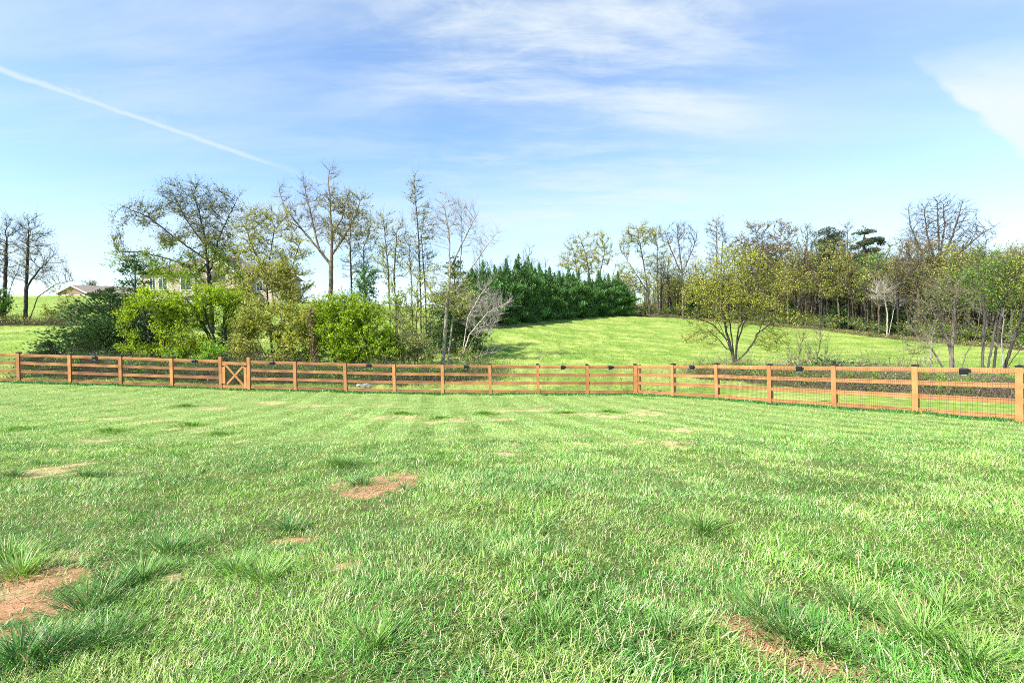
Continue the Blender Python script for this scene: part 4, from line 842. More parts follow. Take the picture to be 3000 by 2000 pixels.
# individual trees of the wood's edge
def far_tree(name, label, px, D, base_y, stems, ells, **kw):
    d = dict(step=.75, kill=1.15, natt=520, bark=GRAY, r0=.024, tl=1.1, per=2, rmax=.22, tw=.018); d.update(kw)
    return plant(name, label, 'tree', px, D, stems, ells, **d)
YO = [(0.426, 0.437, 0.067), (0.347, 0.381, 0.056), (0.493, 0.470, 0.090), (0.381, 0.314, 0.090)]
far_tree('oak_tree', 'yellow-green tree with two round crowns rising behind the right end of the hedge', 1725, 112, 920, [[(1735, 925), (1730, 820), (1715, 740), (1700, 700)], [(1745, 925), (1755, 820), (1770, 740)], [(1700, 925), (1690, 800), (1680, 740)]], [(1690, 725, 35, 40), (1740, 705, 45, 30), (1770, 740, 28, 50), (1720, 770, 55, 40), (1660, 770, 30, 30)], leaf=(2.4, .30, YO), natt=700)
far_tree('oak_tree', 'rounded yellow-green tree left of the bare vase-shaped tree on the far meadow crest', 1890, 106, 930, [[(1905, 932), (1895, 830), (1880, 740), (1870, 690)], [(1930, 932), (1925, 820), (1925, 720)], [(1895, 850), (1850, 780), (1830, 740)]], [(1870, 695, 50, 40), (1910, 690, 40, 35), (1850, 740, 45, 40), (1920, 760, 50, 60), (1860, 820, 60, 50)], leaf=(2.1, .28, YO), natt=760)
far_tree('bare_tree', 'bare brown vase-shaped tree between two leafy trees on the far crest', 2000, 107, 930, [[(2000, 932), (2000, 830), (1995, 770), (1985, 690)], [(2000, 810), (1965, 730), (1950, 680)], [(2000, 800), (2030, 730), (2045, 690)]], [(1995, 690, 45, 40), (1955, 700, 25, 45), (2040, 710, 25, 50), (2000, 740, 40, 30)], bark=TAN, leaf=(.8, .2, BUD), up=.35)
far_tree('slender_tree', 'narrow thinly leaved tree on the crest left of the brown oak', 2100, 110, 945, [[(2098, 945), (2100, 800), (2100, 660)], [(2110, 945), (2115, 780), (2125, 690)]], [(2100, 680, 28, 40), (2120, 730, 25, 60), (2085, 740, 22, 60)], bark=TAN, leaf=(1.4, .22, BUD + YO), up=.3)
far_tree('oak_tree', 'brown-leaved spreading oak behind the lone meadow tree', 2245, 108, 950, [[(2235, 950), (2235, 820), (2225, 740), (2215, 680)], [(2270, 950), (2280, 800), (2290, 700)], [(2240, 790), (2190, 730), (2170, 700)]], [(2215, 685, 42, 38), (2285, 685, 38, 32), (2170, 720, 35, 35), (2240, 740, 70, 45), (2315, 720, 25, 60)], bark=TAN, leaf=(2.2, .28, [(.27, .20, .06), (.30, .25, .06), (.22, .17, .06)]), natt=700)
far_tree('slender_tree', 'thin tree with brownish buds between the brown oak and the flat-topped pine', 2365, 98, 955, [[(2360, 955), (2362, 800), (2365, 690)], [(2372, 955), (2390, 800), (2375, 720)]], [(2365, 690, 22, 35), (2380, 740, 30, 60), (2345, 760, 22, 50)], bark=TAN, leaf=(1.5, .22, BUD + YO), up=.3)
def pine(label, px, D, top, w, pads, bx):
    global SEED; SEED += 1; rs = np.random.default_rng(SEED); b = W(bx, 960, D); b[2] = float(ground(b[0], b[1])); s_ = D / F
    st = [np.array([b - [0, 0, .1], W(bx + (px - bx) * .5, 830, D), W(px - 5, top + 50, D), W(px, top + 5, D)])]; E = []
    for x, y, rx, ry in pads: E.append((W(x, y, D), np.array([rx * s_, rx * s_, ry * s_ * 1.7])))
    rsn = tree_parts(SEED, st, E, .7, 1.0, 420, DARKB, None, r0=.03, tl=.9, per=2, tw=.02, rmax=.3, up=0.02)
    n = 13000; vol = np.array([e[1][0] ** 2 * e[1][2] for e in E]); k = rs.choice(len(E), n, p=vol / vol.sum()); u = rnd_dir(rs, n) * (rs.random(n) ** .4)[:, None]
    c = np.array([e[0] for e in E])[k] + u * np.array([e[1] for e in E])[k]
    kp = fbm(c[:, 0] * .9 + c[:, 1] * .5, c[:, 2] * 1.6, SEED, 3) > .5; c = c[kp]; n = len(c)
    V, Fq, C = leaf_quads(rs, c, rnd_dir(rs, n), rnd_dir(rs, n) + [0, 0, .4], rs.uniform(.2, .5, n), rs.uniform(.06, .14, n), pal(rs, n, [(.075, .105, .04), (.11, .13, .05), (.05, .07, .03)]))
    t = thing('pine_tree', label, 'tree', b); local(b, rsn[0]); obj('trunk', rsn[0], t); cm = mesh('crown', V, [Fq], M_NEEDLE, C); local(b, cm); obj('crown', cm, t)
pine('dark flat-topped pine on a tall bare trunk, left of two on the skyline', 2427, 92, 668, 90, [(2427, 712, 30, 24), (2425, 680, 26, 9), (2400, 690, 20, 9), (2455, 690, 20, 10), (2395, 712, 20, 9), (2430, 708, 26, 9), (2462, 715, 16, 8), (2412, 735, 26, 9), (2450, 740, 18, 8), (2400, 758, 18, 7), (2436, 762, 18, 8)], 2405)
pine('dark open-crowned pine with a ragged top, right of two on the skyline', 2535, 84, 662, 110, [(2522, 670, 14, 8), (2540, 684, 24, 8), (2508, 694, 18, 8), (2566, 700, 22, 7), (2583, 712, 12, 6), (2535, 712, 22, 8), (2502, 730, 16, 7), (2550, 735, 24, 8), (2520, 755, 20, 8), (2562, 765, 18, 7)], 2525)
far_tree('bare_tree', 'slim dead-looking tree with bare top standing between the two pines', 2480, 90, 960, [[(2480, 962), (2482, 800), (2484, 660)], [(2485, 780), (2500, 700)]], [(2484, 690, 18, 45), (2490, 760, 22, 50)], bark=TAN, leaf=(.5, .2, BUD), natt=260, rmax=.16, up=.4)
far_tree('large_bare_tree', 'largest bare tree on the right skyline, wide fan of upswept limbs', 2752, 82, 960, [[(2752, 985), (2752, 850), (2752, 740), (2748, 650), (2745, 590)], [(2752, 840), (2700, 740), (2665, 660), (2660, 610)], [(2752, 830), (2810, 740), (2860, 690), (2905, 660)], [(2752, 800), (2715, 690), (2700, 610)], [(2752, 790), (2790, 690), (2810, 610)], [(2752, 840), (2840, 770), (2910, 710)], [(2752, 860), (2690, 790), (2640, 730)], [(2752, 760), (2770, 660), (2775, 590)]],
         [(2750, 610, 50, 42), (2690, 640, 45, 55), (2815, 640, 45, 55), (2865, 690, 50, 40), (2660, 720, 40, 50), (2750, 690, 90, 60), (2860, 750, 45, 40), (2700, 790, 50, 40), (2810, 790, 50, 40)], step=.6, kill=.85, natt=2100, bark=(.085, .07, .058), r0=.024, tl=1.0, per=1, rmax=.42, tw=.013, up=.3, spread=.4, jit=.03, gap=.25, expo=2.35)
far_tree('tan_tree', 'round tree with fine tan buds in front of the largest bare tree', 2685, 74, 985, [[(2690, 990), (2690, 850), (2685, 760)], [(2690, 860), (2650, 770)], [(2690, 850), (2730, 770)]], [(2685, 750, 60, 55), (2645, 790, 35, 45), (2730, 790, 35, 45)], bark=TAN, leaf=(1.3, .2, [(.30, .24, .12), (.34, .30, .10), (.24, .2, .1)]), natt=700, step=.6, kill=.9, r0=.02, tl=1.0)
far_tree('dead_tree', 'pale leafless dead tree with drooping gray branches at the wood edge', 2590, 73, 975, [[(2598, 985), (2600, 920), (2590, 860)], [(2600, 920), (2625, 890)], [(2595, 880), (2565, 850)]], [(2585, 860, 35, 35), (2620, 885, 25, 20)], bark=(.36, .33, .29), natt=260, rmax=.11, step=.5, kill=.7, r0=.016, tl=1.0, tw=.014, up=-.05)
far_tree('green_tree', 'fresh green tree in the wood below the ragged pine', 2555, 80, 965, [[(2560, 975), (2555, 870), (2550, 790)]], [(2555, 790, 40, 45), (2580, 830, 30, 40), (2530, 840, 30, 40)], bark=GRAY, leaf=(2.4, .24, FRESH), natt=420)
far_tree('yellow_tree', 'yellow-green tree in the wood between the two pines, below their crowns', 2470, 88, 960, [[(2475, 965), (2470, 880), (2470, 800)]], [(2470, 800, 40, 45), (2450, 850, 35, 40), (2500, 860, 30, 40)], bark=GRAY, leaf=(2.2, .25, YEL + FRESH[:1]), natt=420)
far_tree('green_tree', 'spring green rounded tree in the wood right of the largest bare tree', 2890, 62, 1000, [[(2895, 1012), (2890, 900), (2890, 820)], [(2895, 920), (2930, 830)]], [(2890, 800, 55, 45), (2930, 830, 40, 50), (2860, 850, 45, 40)], bark=GRAY, leaf=(2.3, .2, FRESH + YEL), natt=600, step=.55, kill=.8, r0=.018, tl=.9)
far_tree('yellow_tree', 'yellow-olive tree at the right edge of the skyline', 2990, 60, 1010, [[(2995, 1022), (2990, 880), (2985, 780)], [(2995, 900), (3030, 800)]], [(2985, 775, 40, 40), (3030, 790, 50, 60), (2985, 850, 45, 50)], bark=GRAY, leaf=(2.4, .2, YO), natt=600, step=.55, kill=.8, r0=.018, tl=.9)

# ------------------------------------------------------------------ the rest of the wood: copies of a few kinds
def wood_proto(seed, h, w, crown0, leaf, bark, lean=.3, n=2, natt=330):
    rs = np.random.default_rng(seed); st = [np.array([[0, 0, -.1], [rs.normal(0, .1), rs.normal(0, .1), h * .35], [rs.normal(0, lean), rs.normal(0, lean), h * .8]])]
    if n > 1: st.append(np.array([[.05, 0, h * .3], [rs.normal(0, .6), rs.normal(0, .6), h * .55], [rs.normal(0, 1), rs.normal(0, 1), h * .8]]))
    E = [(np.array([0, 0, h * (crown0 + 1) / 2]), np.array([w / 2, w / 2, h * (1 - crown0) / 2]))]
    for _ in range(3): E.append((np.array([rs.normal(0, w * .25), rs.normal(0, w * .25), h * rs.uniform(crown0 + .1, .95)]), np.array([w * .28, w * .28, h * .1])))
    if leaf: leaf = (leaf[0] * 1.05, leaf[1] * .76) + leaf[2:]
    return tree_parts(seed, st, E, .6, .75, int(natt * 1.6), bark, leaf, r0=.018, tl=1.25, per=3, tw=.014, rmax=.14, up=.25)
KINDS = [
    ('woodland_tree', 'thinly leaved tree with brownish buds standing deep in the wood', 'woodland trees with brown buds', wood_proto(301, 13, 4.2, .42, (1.3, .24, BUD + OLIVE[:1]), DARKB)),
    ('woodland_tree', 'slender yellow-green leaved tree standing in the wood', 'yellow-green woodland trees', wood_proto(302, 12, 4.6, .35, (1.9, .26, YO + YEL), DARKB)),
    ('woodland_tree', 'bare dark-stemmed tree without leaves standing in the wood', 'bare woodland trees', wood_proto(303, 13.5, 3.6, .45, None, DARKB)),
    ('woodland_tree', 'fresh green leaved tree standing in the wood', 'green woodland trees', wood_proto(304, 10, 4.4, .3, (2.1, .25, FRESH + YEL), DARKB)),
    ('woodland_tree', 'olive leaved twin-stemmed tree standing in the wood', 'olive woodland trees', wood_proto(305, 12, 5.0, .4, (1.7, .26, OLIVE), TAN)),
    ('woodland_sapling', 'bare thin pole-like sapling at the wood edge', 'bare saplings of the wood edge', wood_proto(306, 8, 1.8, .35, (.3, .2, BUD), DARKB, n=1, natt=90)),
    ('woodland_shrub', 'low leafy undergrowth shrub at the wood edge', 'shrubs of the wood edge', wood_proto(307, 2.6, 3.2, .1, (2.8, .2, GRN + OLIVE + YEL + FRESH), DARKB, n=2, natt=160)),
    ('woodland_cedar', 'small dark evergreen standing in the shade of the wood', 'small evergreens in the wood', conifer_parts(308, 6, 3.2, cols=CEDAR, shoots=3600, sl=.34, up=.15, prof=.8, lumps=.7)),
]
first = {}
def put(k, x, y, s, zs=1.0):
    name, lab, grp, (wm, cm) = KINDS[k]; b = (x, y, float(ground(x, y)) - .05)
    if k not in first:
        t = thing(name, lab, 'shrub' if 'shrub' in name else 'tree', b, grp); obj('trunk' if 'shrub' not in name else 'stems', wm, t)
        if cm: obj('crown' if 'shrub' not in name else 'foliage', cm, t)
        t.scale = (s, s, s * zs); first[k] = t
    else: dup(first[k], b, rw.uniform(0, 6.283), (s, s, s * zs))
rw = np.random.default_rng(44)
ang_e = EDGE[:, 0] / EDGE[:, 1]
def edge_pt(px, back):
    t = (px - 1500) / F; ye = float(np.interp(t, ang_e, EDGE[:, 1])); y = ye + back; return t * y, y
# trees row by row, front rows first
for row, (b0, b1, step_px) in enumerate([(.5, 4, 30), (4, 9, 27), (9, 15, 25), (15, 24, 24)]):
    px = 1900 + rw.uniform(0, 20)
    while px < 3160:
        px += step_px * rw.uniform(.6, 1.4)
        if px < 2080 and row < 1 and rw.random() < .5: continue
        if 2040 < px < 2100 and row > 1: continue
        x, y = edge_pt(px, rw.uniform(b0, b1)); k = rw.choice([0, 1, 2, 3, 4, 5, 7], p=[.2, .17, .2, .1, .14, .11, .08])
        D = y; top = np.interp(px, [1900, 2080, 2140, 2200, 2330, 2450, 2600, 2700, 2850, 3160], [730, 790, 800, 700, 715, 690, 725, 710, 725, 720]) + rw.uniform(-5, 125) * rw.random() + (25 if row == 0 else 0)
        h = W(px, top, D)[2] - float(ground(x, y)); hk = [13, 12, 13.5, 10, 12, 8, 2.6, 6][k]
        s = h / hk
        if k == 5: s = rw.uniform(.7, 1.1)
        if k == 7: s = rw.uniform(.7, 1.2)
        s = float(np.clip(s, .5, 1.5)); put(k, x, y, s)
px = 1840
while px < 3160:
    px += 11 * rw.uniform(.5, 1.5); x, y = edge_pt(px, rw.uniform(-.3, 9)); put(6, x, y, rw.uniform(.45, 1.1) * (1.15 if px < 2060 else 1))
for px, D, h in [(1555, 92, 712), (1602, 98, 755), (1490, 85, 745), (1445, 80, 760), (1640, 112, 770), (1410, 95, 730)]:
    x = (px - 1500) / F * D; put(2 if px != 1445 else 0, x, D, (W(px, h, D)[2] - float(ground(x, D))) / 13.5, 1)
for px, D, top, k in [(1815, 122, 770, 1), (1845, 125, 790, 4), (1770, 128, 800, 0), (1965, 118, 800, 4), (2050, 122, 770, 0)]:
    x = (px - 1500) / F * D; put(k, x, D, (W(px, top, D)[2] - float(ground(x, D))) / 12.5, 1)
# the far wood closes the gaps low down: uncountable, one mass of twigs, trunks and leaves
n = 1100; fx = rw.uniform(0, 1, n); A_, B_, T_ = [], [], []; LV = []
for i in range(n):
    px = 1880 + 1300 * fx[i]; x, y = edge_pt(px, rw.uniform(10, 44)); z = float(ground(x, y)); h = min(W(px, np.interp(px, [1880, 2080, 2140, 2250, 2600, 2850, 3180], [800, 815, 815, 770, 775, 755, 750]), y)[2] - z, 14) * rw.uniform(.6, 1)
    h = max(h, 4); e = np.array([x + rw.normal(0, .5), y, z + h]); A_.append((x, y, z - .1)); B_.append(e); T_.append(rw.uniform(.04, .11))
    for _ in range(12):
        t = rw.uniform(.08, 1); o = np.array([x, y, z]) * (1 - t) + e * t; q = o + rw.normal(0, 1, 3) * np.array([1.1, 1.1, .5]) + [0, 0, .7]; A_.append(o); B_.append(q); T_.append(.025); LV.append(q)
A_, B_, T_ = np.array(A_), np.array(B_), np.array(T_); V, Fq = tubes(A_, B_, T_, T_ * .4, B_ - A_, B_ - A_, 3)
t = tag(obj('distant_woods', mesh('distant_woods', V, [Fq], M_BARK, np.array((.06, .05, .043))[None] * np.ones((len(V), 1)))), 'far mass of gray stems and thin spring leaves deep behind the wood edge', 'woods', kind='stuff')
LV = np.repeat(np.array(LV), 6, 0); LV = LV + rw.normal(0, .55, LV.shape); n = len(LV); V, Fq, C = leaf_quads(rw, LV, rnd_dir(rw, n), rnd_dir(rw, n), rw.uniform(.2, .5, n), rw.uniform(.12, .3, n), pal(rw, n, OLIVE + BUD + YEL + GRN)); obj('foliage', mesh('foliage', V, [Fq], M_LEAF, C), t)

# scrub along the ditch beyond the right fence, and the brush under the left thicket and trees
def brush(name, label, pts, width, hgt, nst, nlf, cols, bark, ls, seed):
    rs = np.random.default_rng(seed); pts = np.array(pts); seg = np.r_[0, np.cumsum(np.linalg.norm(np.diff(pts, axis=0), axis=1))]
    def place(n):
        s = rs.random(n) * seg[-1]; x = np.interp(s, seg, pts[:, 0]) + rs.normal(0, width / 2, n); y = np.interp(s, seg, pts[:, 1]) + rs.normal(0, width / 2, n)
        k = outside_fence(x, y) > .35; x, y = x[k], y[k]; return x, y, hgt * (.35 + 1.2 * fbm(x * .45, y * .45, seed, 3))
    x, y, h = place(nst); n = len(x); a = np.c_[x, y, ground(x, y) - .05]; d = rnd_dir(rs, n); d[:, 2] = np.abs(d[:, 2]) + .35
    m = a + d * (h * rs.uniform(.4, .9, n))[:, None]; d2 = d + rnd_dir(rs, n) * .9; d2[:, 2] -= .35; b = m + d2 * (h * rs.uniform(.3, .7, n))[:, None]; b[:, 2] = np.maximum(b[:, 2], a[:, 2] + .05)
    r = rs.uniform(.004, .011, n); V, Fq = tubes(np.r_[a, m], np.r_[m, b], np.r_[r, r * .8], np.r_[r * .8, r * .4], np.r_[m - a, b - m], np.r_[m - a, b - m], 3)
    c = pal(rs, n, bark, .3); C = np.repeat(np.r_[c, c], 6, 0); st = mesh(name, V, [Fq], M_BARK, C)
    o = tag(obj(name, st), label, 'brush', kind='stuff')
    x, y, h = place(nlf); n = len(x); k = fbm(x * .6, y * .6, seed + 5, 3) > .33; x, y, h = x[k], y[k], h[k]; n = len(x); c = np.c_[x, y, ground(x, y) + h * rs.random(n) ** .7]
    V, Fq, C = leaf_quads(rs, c, rnd_dir(rs, n), rnd_dir(rs, n), ls * rs.uniform(.6, 1.4, n), ls * .6 * rs.uniform(.6, 1.4, n), pal(rs, n, cols)); obj('foliage', mesh('foliage', V, [Fq], M_LEAF, C), o)
def XY(px, D): return ((px - 1500) / F * D, D)
BR = [(.15, .11, .08), (.21, .165, .12), (.09, .07, .055)]
brush('undergrowth', 'tangled brown brambles with green leaves in the ditch beyond the right fence', [XY(2040, 31), XY(2200, 28.5), XY(2400, 25.2), XY(2600, 21.8), XY(2800, 19.6), XY(3050, 18)], 1.4, .9, 6500, 52000, GRN + FRESH + FRESH + YEL[:1] + OLIVE, BR, .07, 11)
brush('undergrowth', 'dark leafy brush and dead stems behind the fence under the left thicket', [XY(190, 27.3), XY(420, 28.5), XY(700, 28), XY(900, 28), XY(1100, 28), XY(1300, 28.5), XY(1430, 29.5)], 1.7, 1.0, 8000, 46000, GRN + FRESH + LIME[:1] + CEDAR, [(.10, .08, .065), (.15, .12, .09), (.06, .05, .04)], .085, 12)
brush('undergrowth', 'strip of dead brush and brown stems along the foot of the left hillside trees', [XY(-150, 54), XY(80, 54), XY(160, 54), XY(230, 52)], 1.3, .9, 3500, 2500, GRN + OLIVE, BR, .15, 13)
brush('undergrowth', 'low brown weeds and leaf litter fringe along the wood edge', [tuple(EDGE[i]) for i in range(1, 9)], 1.2, .6, 9000, 12000, OLIVE + GRN + BUD, BR, .16, 14)
SKY_STR, SKY_SAT, SKY_VAL, CLOUD, EXPO = .11, 1.08, .82, (2.4, 2.65, 2.8), 1.75

# ------------------------------------------------------------------ the two houses on the hill
def brick(name, c1, c2, mort, sc):
    m, nt, out = new_mat(name); L = nt.links.new; g = N(nt, 'ShaderNodeTexCoord'); mp = N(nt, 'ShaderNodeMapping'); mp.inputs['Rotation'].default_value = (R(90), 0, 0); L(g.outputs['Object'], mp.inputs[0])
    b = N(nt, 'ShaderNodeTexBrick', Scale=sc); b.inputs['Color1'].default_value = (*c1, 1); b.inputs['Color2'].default_value = (*c2, 1); b.inputs['Mortar'].default_value = (*mort, 1); L(mp.outputs[0], b.inputs['Vector'])
    p = N(nt, 'ShaderNodeBsdfPrincipled', Roughness=.9); L(b.outputs[0], p.inputs['Base Color']); L(p.outputs[0], out.inputs[0]); return m
M_STONE = brick('tan_stone', (.46, .37, .27), (.38, .30, .22), (.42, .38, .32), 2.2)
M_BRICK = brick('brown_brick', (.26, .13, .08), (.32, .17, .10), (.35, .30, .25), 4)
M_ROOF = simple('brown_shingle', (.19, .155, .125), .95, 0, .3, 3.0, (1, 1, 4), .4)
M_TRIM = simple('white_trim', (.75, .74, .70), .6, 0, .05)
M_GLASS = simple('dark_glass', (.03, .035, .04), .08)
M_DECK = simple('tan_wood', (.42, .31, .2), .8, 0, .2)
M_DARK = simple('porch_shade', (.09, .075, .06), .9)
D = 104.0
hb = W(600, 885, D); hb[2] = float(ground(hb[0], hb[1] + 3))
house = thing('house', 'large tan stone house with brown hip roof, half hidden behind the walnut tree', 'house', hb)
def hp(px, py, dy=0.): 
    p = W(px, py, D); p[1] = D + dy; return p - hb
def wallbox(x0, x1, y0, y1, d0, d1, name, mat, par):
    a, b = hp(x0, y1, d0), hp(x1, y0, d0); m = MB(); z0 = min(a[2], -1.5 if y1 > 880 else a[2])
    m.box(((a[0] + b[0]) / 2, (a[1] + hp(x0, y0, d1)[1]) / 2, (z0 + b[2]) / 2), (abs(b[0] - a[0]), abs(d1 - d0), b[2] - z0)); return m.build(name, mat, par)
wallbox(412, 728, 800, 890, 0, 12, 'wall', M_STONE, house)
wallbox(729, 815, 806, 890, 1.5, 11, 'wall', M_STONE, house)
m = MB(); e = [hp(402, 800, -.7), hp(738, 800, -.7), hp(738, 800, 12.7), hp(402, 800, 12.7)]; r = [hp(560, 735, 6), hp(642, 735, 6)]
m.V = [tuple(v) for v in e + r]; m.F = [(0, 1, 5, 4), (1, 2, 5), (2, 3, 4, 5), (3, 0, 4), (3, 2, 1, 0)]; roof = m.build('roof', M_ROOF, house)
m = MB(); e = [hp(722, 806, .9), hp(824, 806, .9), hp(824, 806, 11.6), hp(722, 806, 11.6)]; r = [hp(722, 768, 6), hp(795, 768, 6)]
m.V = [tuple(v) for v in e + r]; m.F = [(0, 1, 5, 4), (1, 2, 5), (2, 3, 4, 5), (3, 0, 4), (3, 2, 1, 0)]; m.build('roof', M_ROOF, house)
# front gable over an arched porch
gx0, gx1, gxm = 592, 706, 649
m = MB(); P_ = [hp(gx0 + 6, 845, -2.0), hp(gx1 - 6, 845, -2.0), hp(gx1 - 6, 803, -2.0), hp(gxm, 758, -2.0), hp(gx0 + 6, 803, -2.0)]; m.prism(P_, (0, 1.95, 0)); gw = m.build('gable', M_STONE, house)
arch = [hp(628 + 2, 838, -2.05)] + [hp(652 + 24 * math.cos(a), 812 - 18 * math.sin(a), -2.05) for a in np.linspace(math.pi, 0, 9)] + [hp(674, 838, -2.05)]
m = MB(); m.prism(arch[::-1], (0, .02, 0)); m.build('porch_opening_shade', M_DARK, gw)  # flat dark sheet on the gable, the porch shade painted as its colour
for s_, nm in ((1, 0), (-1, 0)):
    a, b = hp(gxm + s_ * (gx1 - gxm + 6), 806, -2.35), hp(gxm, 752, -2.35); m = MB(); m.bar(a, b, (0, 1, 0), .12, .4); m.build('rake_trim', M_TRIM, gw)
    m = MB(); a2, b2 = a + [0, 0, .3], b + [0, 0, .3]; m.prism([a2, b2, b2 + np.array([0, 7.5, 0]), a2 + np.array([0, 7.5, 0])], (0, 0, .15)); m.build('gable_roof', M_ROOF, gw)
for x0, x1, y0, y1, dy in [(465, 490, 815, 850, 0), (530, 560, 812, 850, 0), (570, 588, 812, 850, 0), (742, 758, 820, 850, 1.5), (772, 792, 820, 850, 1.5), (440, 455, 815, 850, 0), (712, 724, 815, 850, 0), (540, 575, 866, 882, 0)]:
    a, b = hp(x0, y1, dy), hp(x1, y0, dy); c_ = ((a[0] + b[0]) / 2, a[1] - .03, (a[2] + b[2]) / 2); w_, h_ = b[0] - a[0], b[2] - a[2]
    m = MB()
    for q in (-1, 1): m.box((c_[0] + q * w_ / 2, c_[1], c_[2]), (.14, .1, h_ + .28)); m.box((c_[0], c_[1] - .004, c_[2] + q * h_ / 2), (w_ - .14, .1, .14))
    m.box((c_[0], c_[1] - .002, c_[2]), (.07, .08, h_ - .14)); wn = m.build('window', M_TRIM, house)
    m = MB(); m.box((c_[0], c_[1] + .012, c_[2]), (w_ - .12, .03, h_ - .12)); m.build('pane', M_GLASS, wn)
# raised deck with posts and railing
dk = hp(612, 852, -5.0); dk2 = hp(742, 852, -5.0)
m = MB(); m.box(((dk[0] + dk2[0]) / 2, dk[1] + 2.4, dk[2]), (dk2[0] - dk[0], 4.9, .35)); deck = m.build('deck', M_DECK, house)
m = MB(); m.bar(dk + [0, 0, 1.15], dk2 + [0, 0, 1.15], (0, 1, 0), .1, .1); m.bar(dk + [0, 0, .3], dk2 + [0, 0, .3], (0, 1, 0), .08, .08)
for t in np.linspace(.01, .99, 60): p = dk * (1 - t) + dk2 * t; m.box((p[0], p[1], p[2] + .72), (.045, .045, .76))
m.build('railing', M_DECK, deck)
for t in (.02, .33, .66, .98):
    p = dk * (1 - t) + dk2 * t; m = MB(); m.box((p[0], p[1] + .3, (p[2] - 2.5) / 2 - .1), (.45, .45, p[2] + 2.5)); m.build('deck_post', M_STONE, deck)
# brown outbuilding on the crest
D2 = 143.0
bb = W(212, 866, D2); bb[2] = float(ground(bb[0], bb[1])) - .5
barn = thing('outbuilding', 'low brown brick building with a white-trimmed gable on the far left crest', 'building', bb)
def bp(px, py, dy=0.):
    p = W(px, py, D2); p[1] = D2 + dy; return p - bb
gL, gR, gT = bp(170, 860), bp(252, 858), bp(211, 838)
P_ = [np.array([gL[0], 0, -1.]), np.array([gR[0], 0, -1.]), gR, gT, gL]; m = MB(); m.prism([p + np.array([0, 0, 0]) for p in P_], (2.0, 14, 0)); wl = m.build('wall', M_BRICK, barn)
RV = np.array([14.5, 9.0, 0.])
m = MB(); m.prism([P_[1] + [0.02, .01, 0], P_[1] + RV, gR + RV, gR + [.02, .01, 0]], (-.8, 2.0, 0)); m.build('side_wall', M_BRICK, barn)
a, b = gT + [0, -.4, .12], gR + np.array([.6, -.4, -.15]); m = MB(); m.prism([b, b + RV, gT + RV + [0, 0, .12], a], (0, 0, .2)); rf = m.build('roof', M_ROOF, barn)
a2, b2 = gT + [0, -.4, .12], gL + np.array([-.6, -.4, -.15]); m = MB(); m.prism([a2, a2 + np.array([2, 14, 0]), b2 + np.array([2, 14, 0]), b2], (0, 0, .2)); m.build('roof', M_ROOF, barn)
for q0, q1 in ((a, b), (a2, b2)):
    m = MB(); m.bar(q0 + np.array([0, -.1, 0]), q1 + np.array([0, -.1, 0]), (0, 1, 0), .1, .35); m.build('rake_trim', M_TRIM, barn)
for x0, x1 in ((180, 208), (216, 250)):
    a, b = bp(x0, 868), bp(x1, 863.5); m = MB(); m.box(((a[0] + b[0]) / 2, -.05, (a[2] + b[2]) / 2), (b[0] - a[0], .12, b[2] - a[2])); m.build('window', M_TRIM, barn)
plant('distant_shrub', 'rounded twiggy shrub showing above the roof of the brown outbuilding', 'shrub', 262, 146, [[(262, 868), (262, 835)]], [(262, 833, 20, 11)], foot_name='stems', crown_name='foliage', step=.6, kill=.9, natt=160, bark=DARKB, r0=.03, tl=.9, per=2, tw=.025, leaf=(1.4, .3, BUD))

# ------------------------------------------------------------------ sky and sun
SUN_AZ, SUN_EL = math.atan2(-.78, -.62), R(47)
sv = Vector((math.sin(SUN_AZ) * math.cos(SUN_EL), math.cos(SUN_AZ) * math.cos(SUN_EL), math.sin(SUN_EL)))
sd = bpy.data.lights.new('sun', 'SUN'); sd.energy = 3.3; sd.angle = R(1.2); sd.color = (1, .955, .89)
so_ = bpy.data.objects.new('sun', sd); COL.objects.link(so_); so_.rotation_euler = sv.to_track_quat('Z', 'Y').to_euler(); so_.location = (-30, -30, 60)
w = bpy.data.worlds.new('World'); scene.world = w; w.use_nodes = True; nt = w.node_tree; nt.nodes.clear(); L = nt.links.new
out = nt.nodes.new('ShaderNodeOutputWorld'); bg = N(nt, 'ShaderNodeBackground', Strength=SKY_STR)
sky = nt.nodes.new('ShaderNodeTexSky'); sky.sky_type = 'NISHITA'; sky.sun_disc = False; sky.sun_elevation = SUN_EL; sky.sun_rotation = SUN_AZ % (2 * math.pi); sky.air_density = 1.0; sky.dust_density = .4; sky.ozone_density = 1.6; sky.altitude = 200
tc = nt.nodes.new('ShaderNodeTexCoord'); Gd = tc.outputs['Generated']
def mt(op, *a, clamp=False):
    n = nt.nodes.new('ShaderNodeMath'); n.operation = op; n.use_clamp = clamp
    for i, v in enumerate(a):
        if hasattr(v, 'is_output'): L(v, n.inputs[i])
        else: n.inputs[i].default_value = v
    return n.outputs[0]
def dot(v):
    n = nt.nodes.new('ShaderNodeVectorMath'); n.operation = 'DOT_PRODUCT'; L(Gd, n.inputs[0]); n.inputs[1].default_value = tuple(v); return n.outputs['Value']
def ss(x, a, b, lo=0., hi=1.):
    n = nt.nodes.new('ShaderNodeMapRange'); n.interpolation_type = 'SMOOTHSTEP'; L(x, n.inputs[0]); n.inputs[1].default_value = a; n.inputs[2].default_value = b; n.inputs[3].default_value = lo; n.inputs[4].default_value = hi; return n.outputs[0]
def nd(px, py): v = ray(px, py); return v / np.linalg.norm(v)
sep = nt.nodes.new('ShaderNodeSeparateXYZ'); L(Gd, sep.inputs[0]); zc = mt('ADD', mt('MAXIMUM', sep.outputs[2], 0.0), .16)
pl = nt.nodes.new('ShaderNodeCombineXYZ'); L(mt('DIVIDE', sep.outputs[0], zc), pl.inputs[0]); L(mt('DIVIDE', sep.outputs[1], zc), pl.inputs[1])
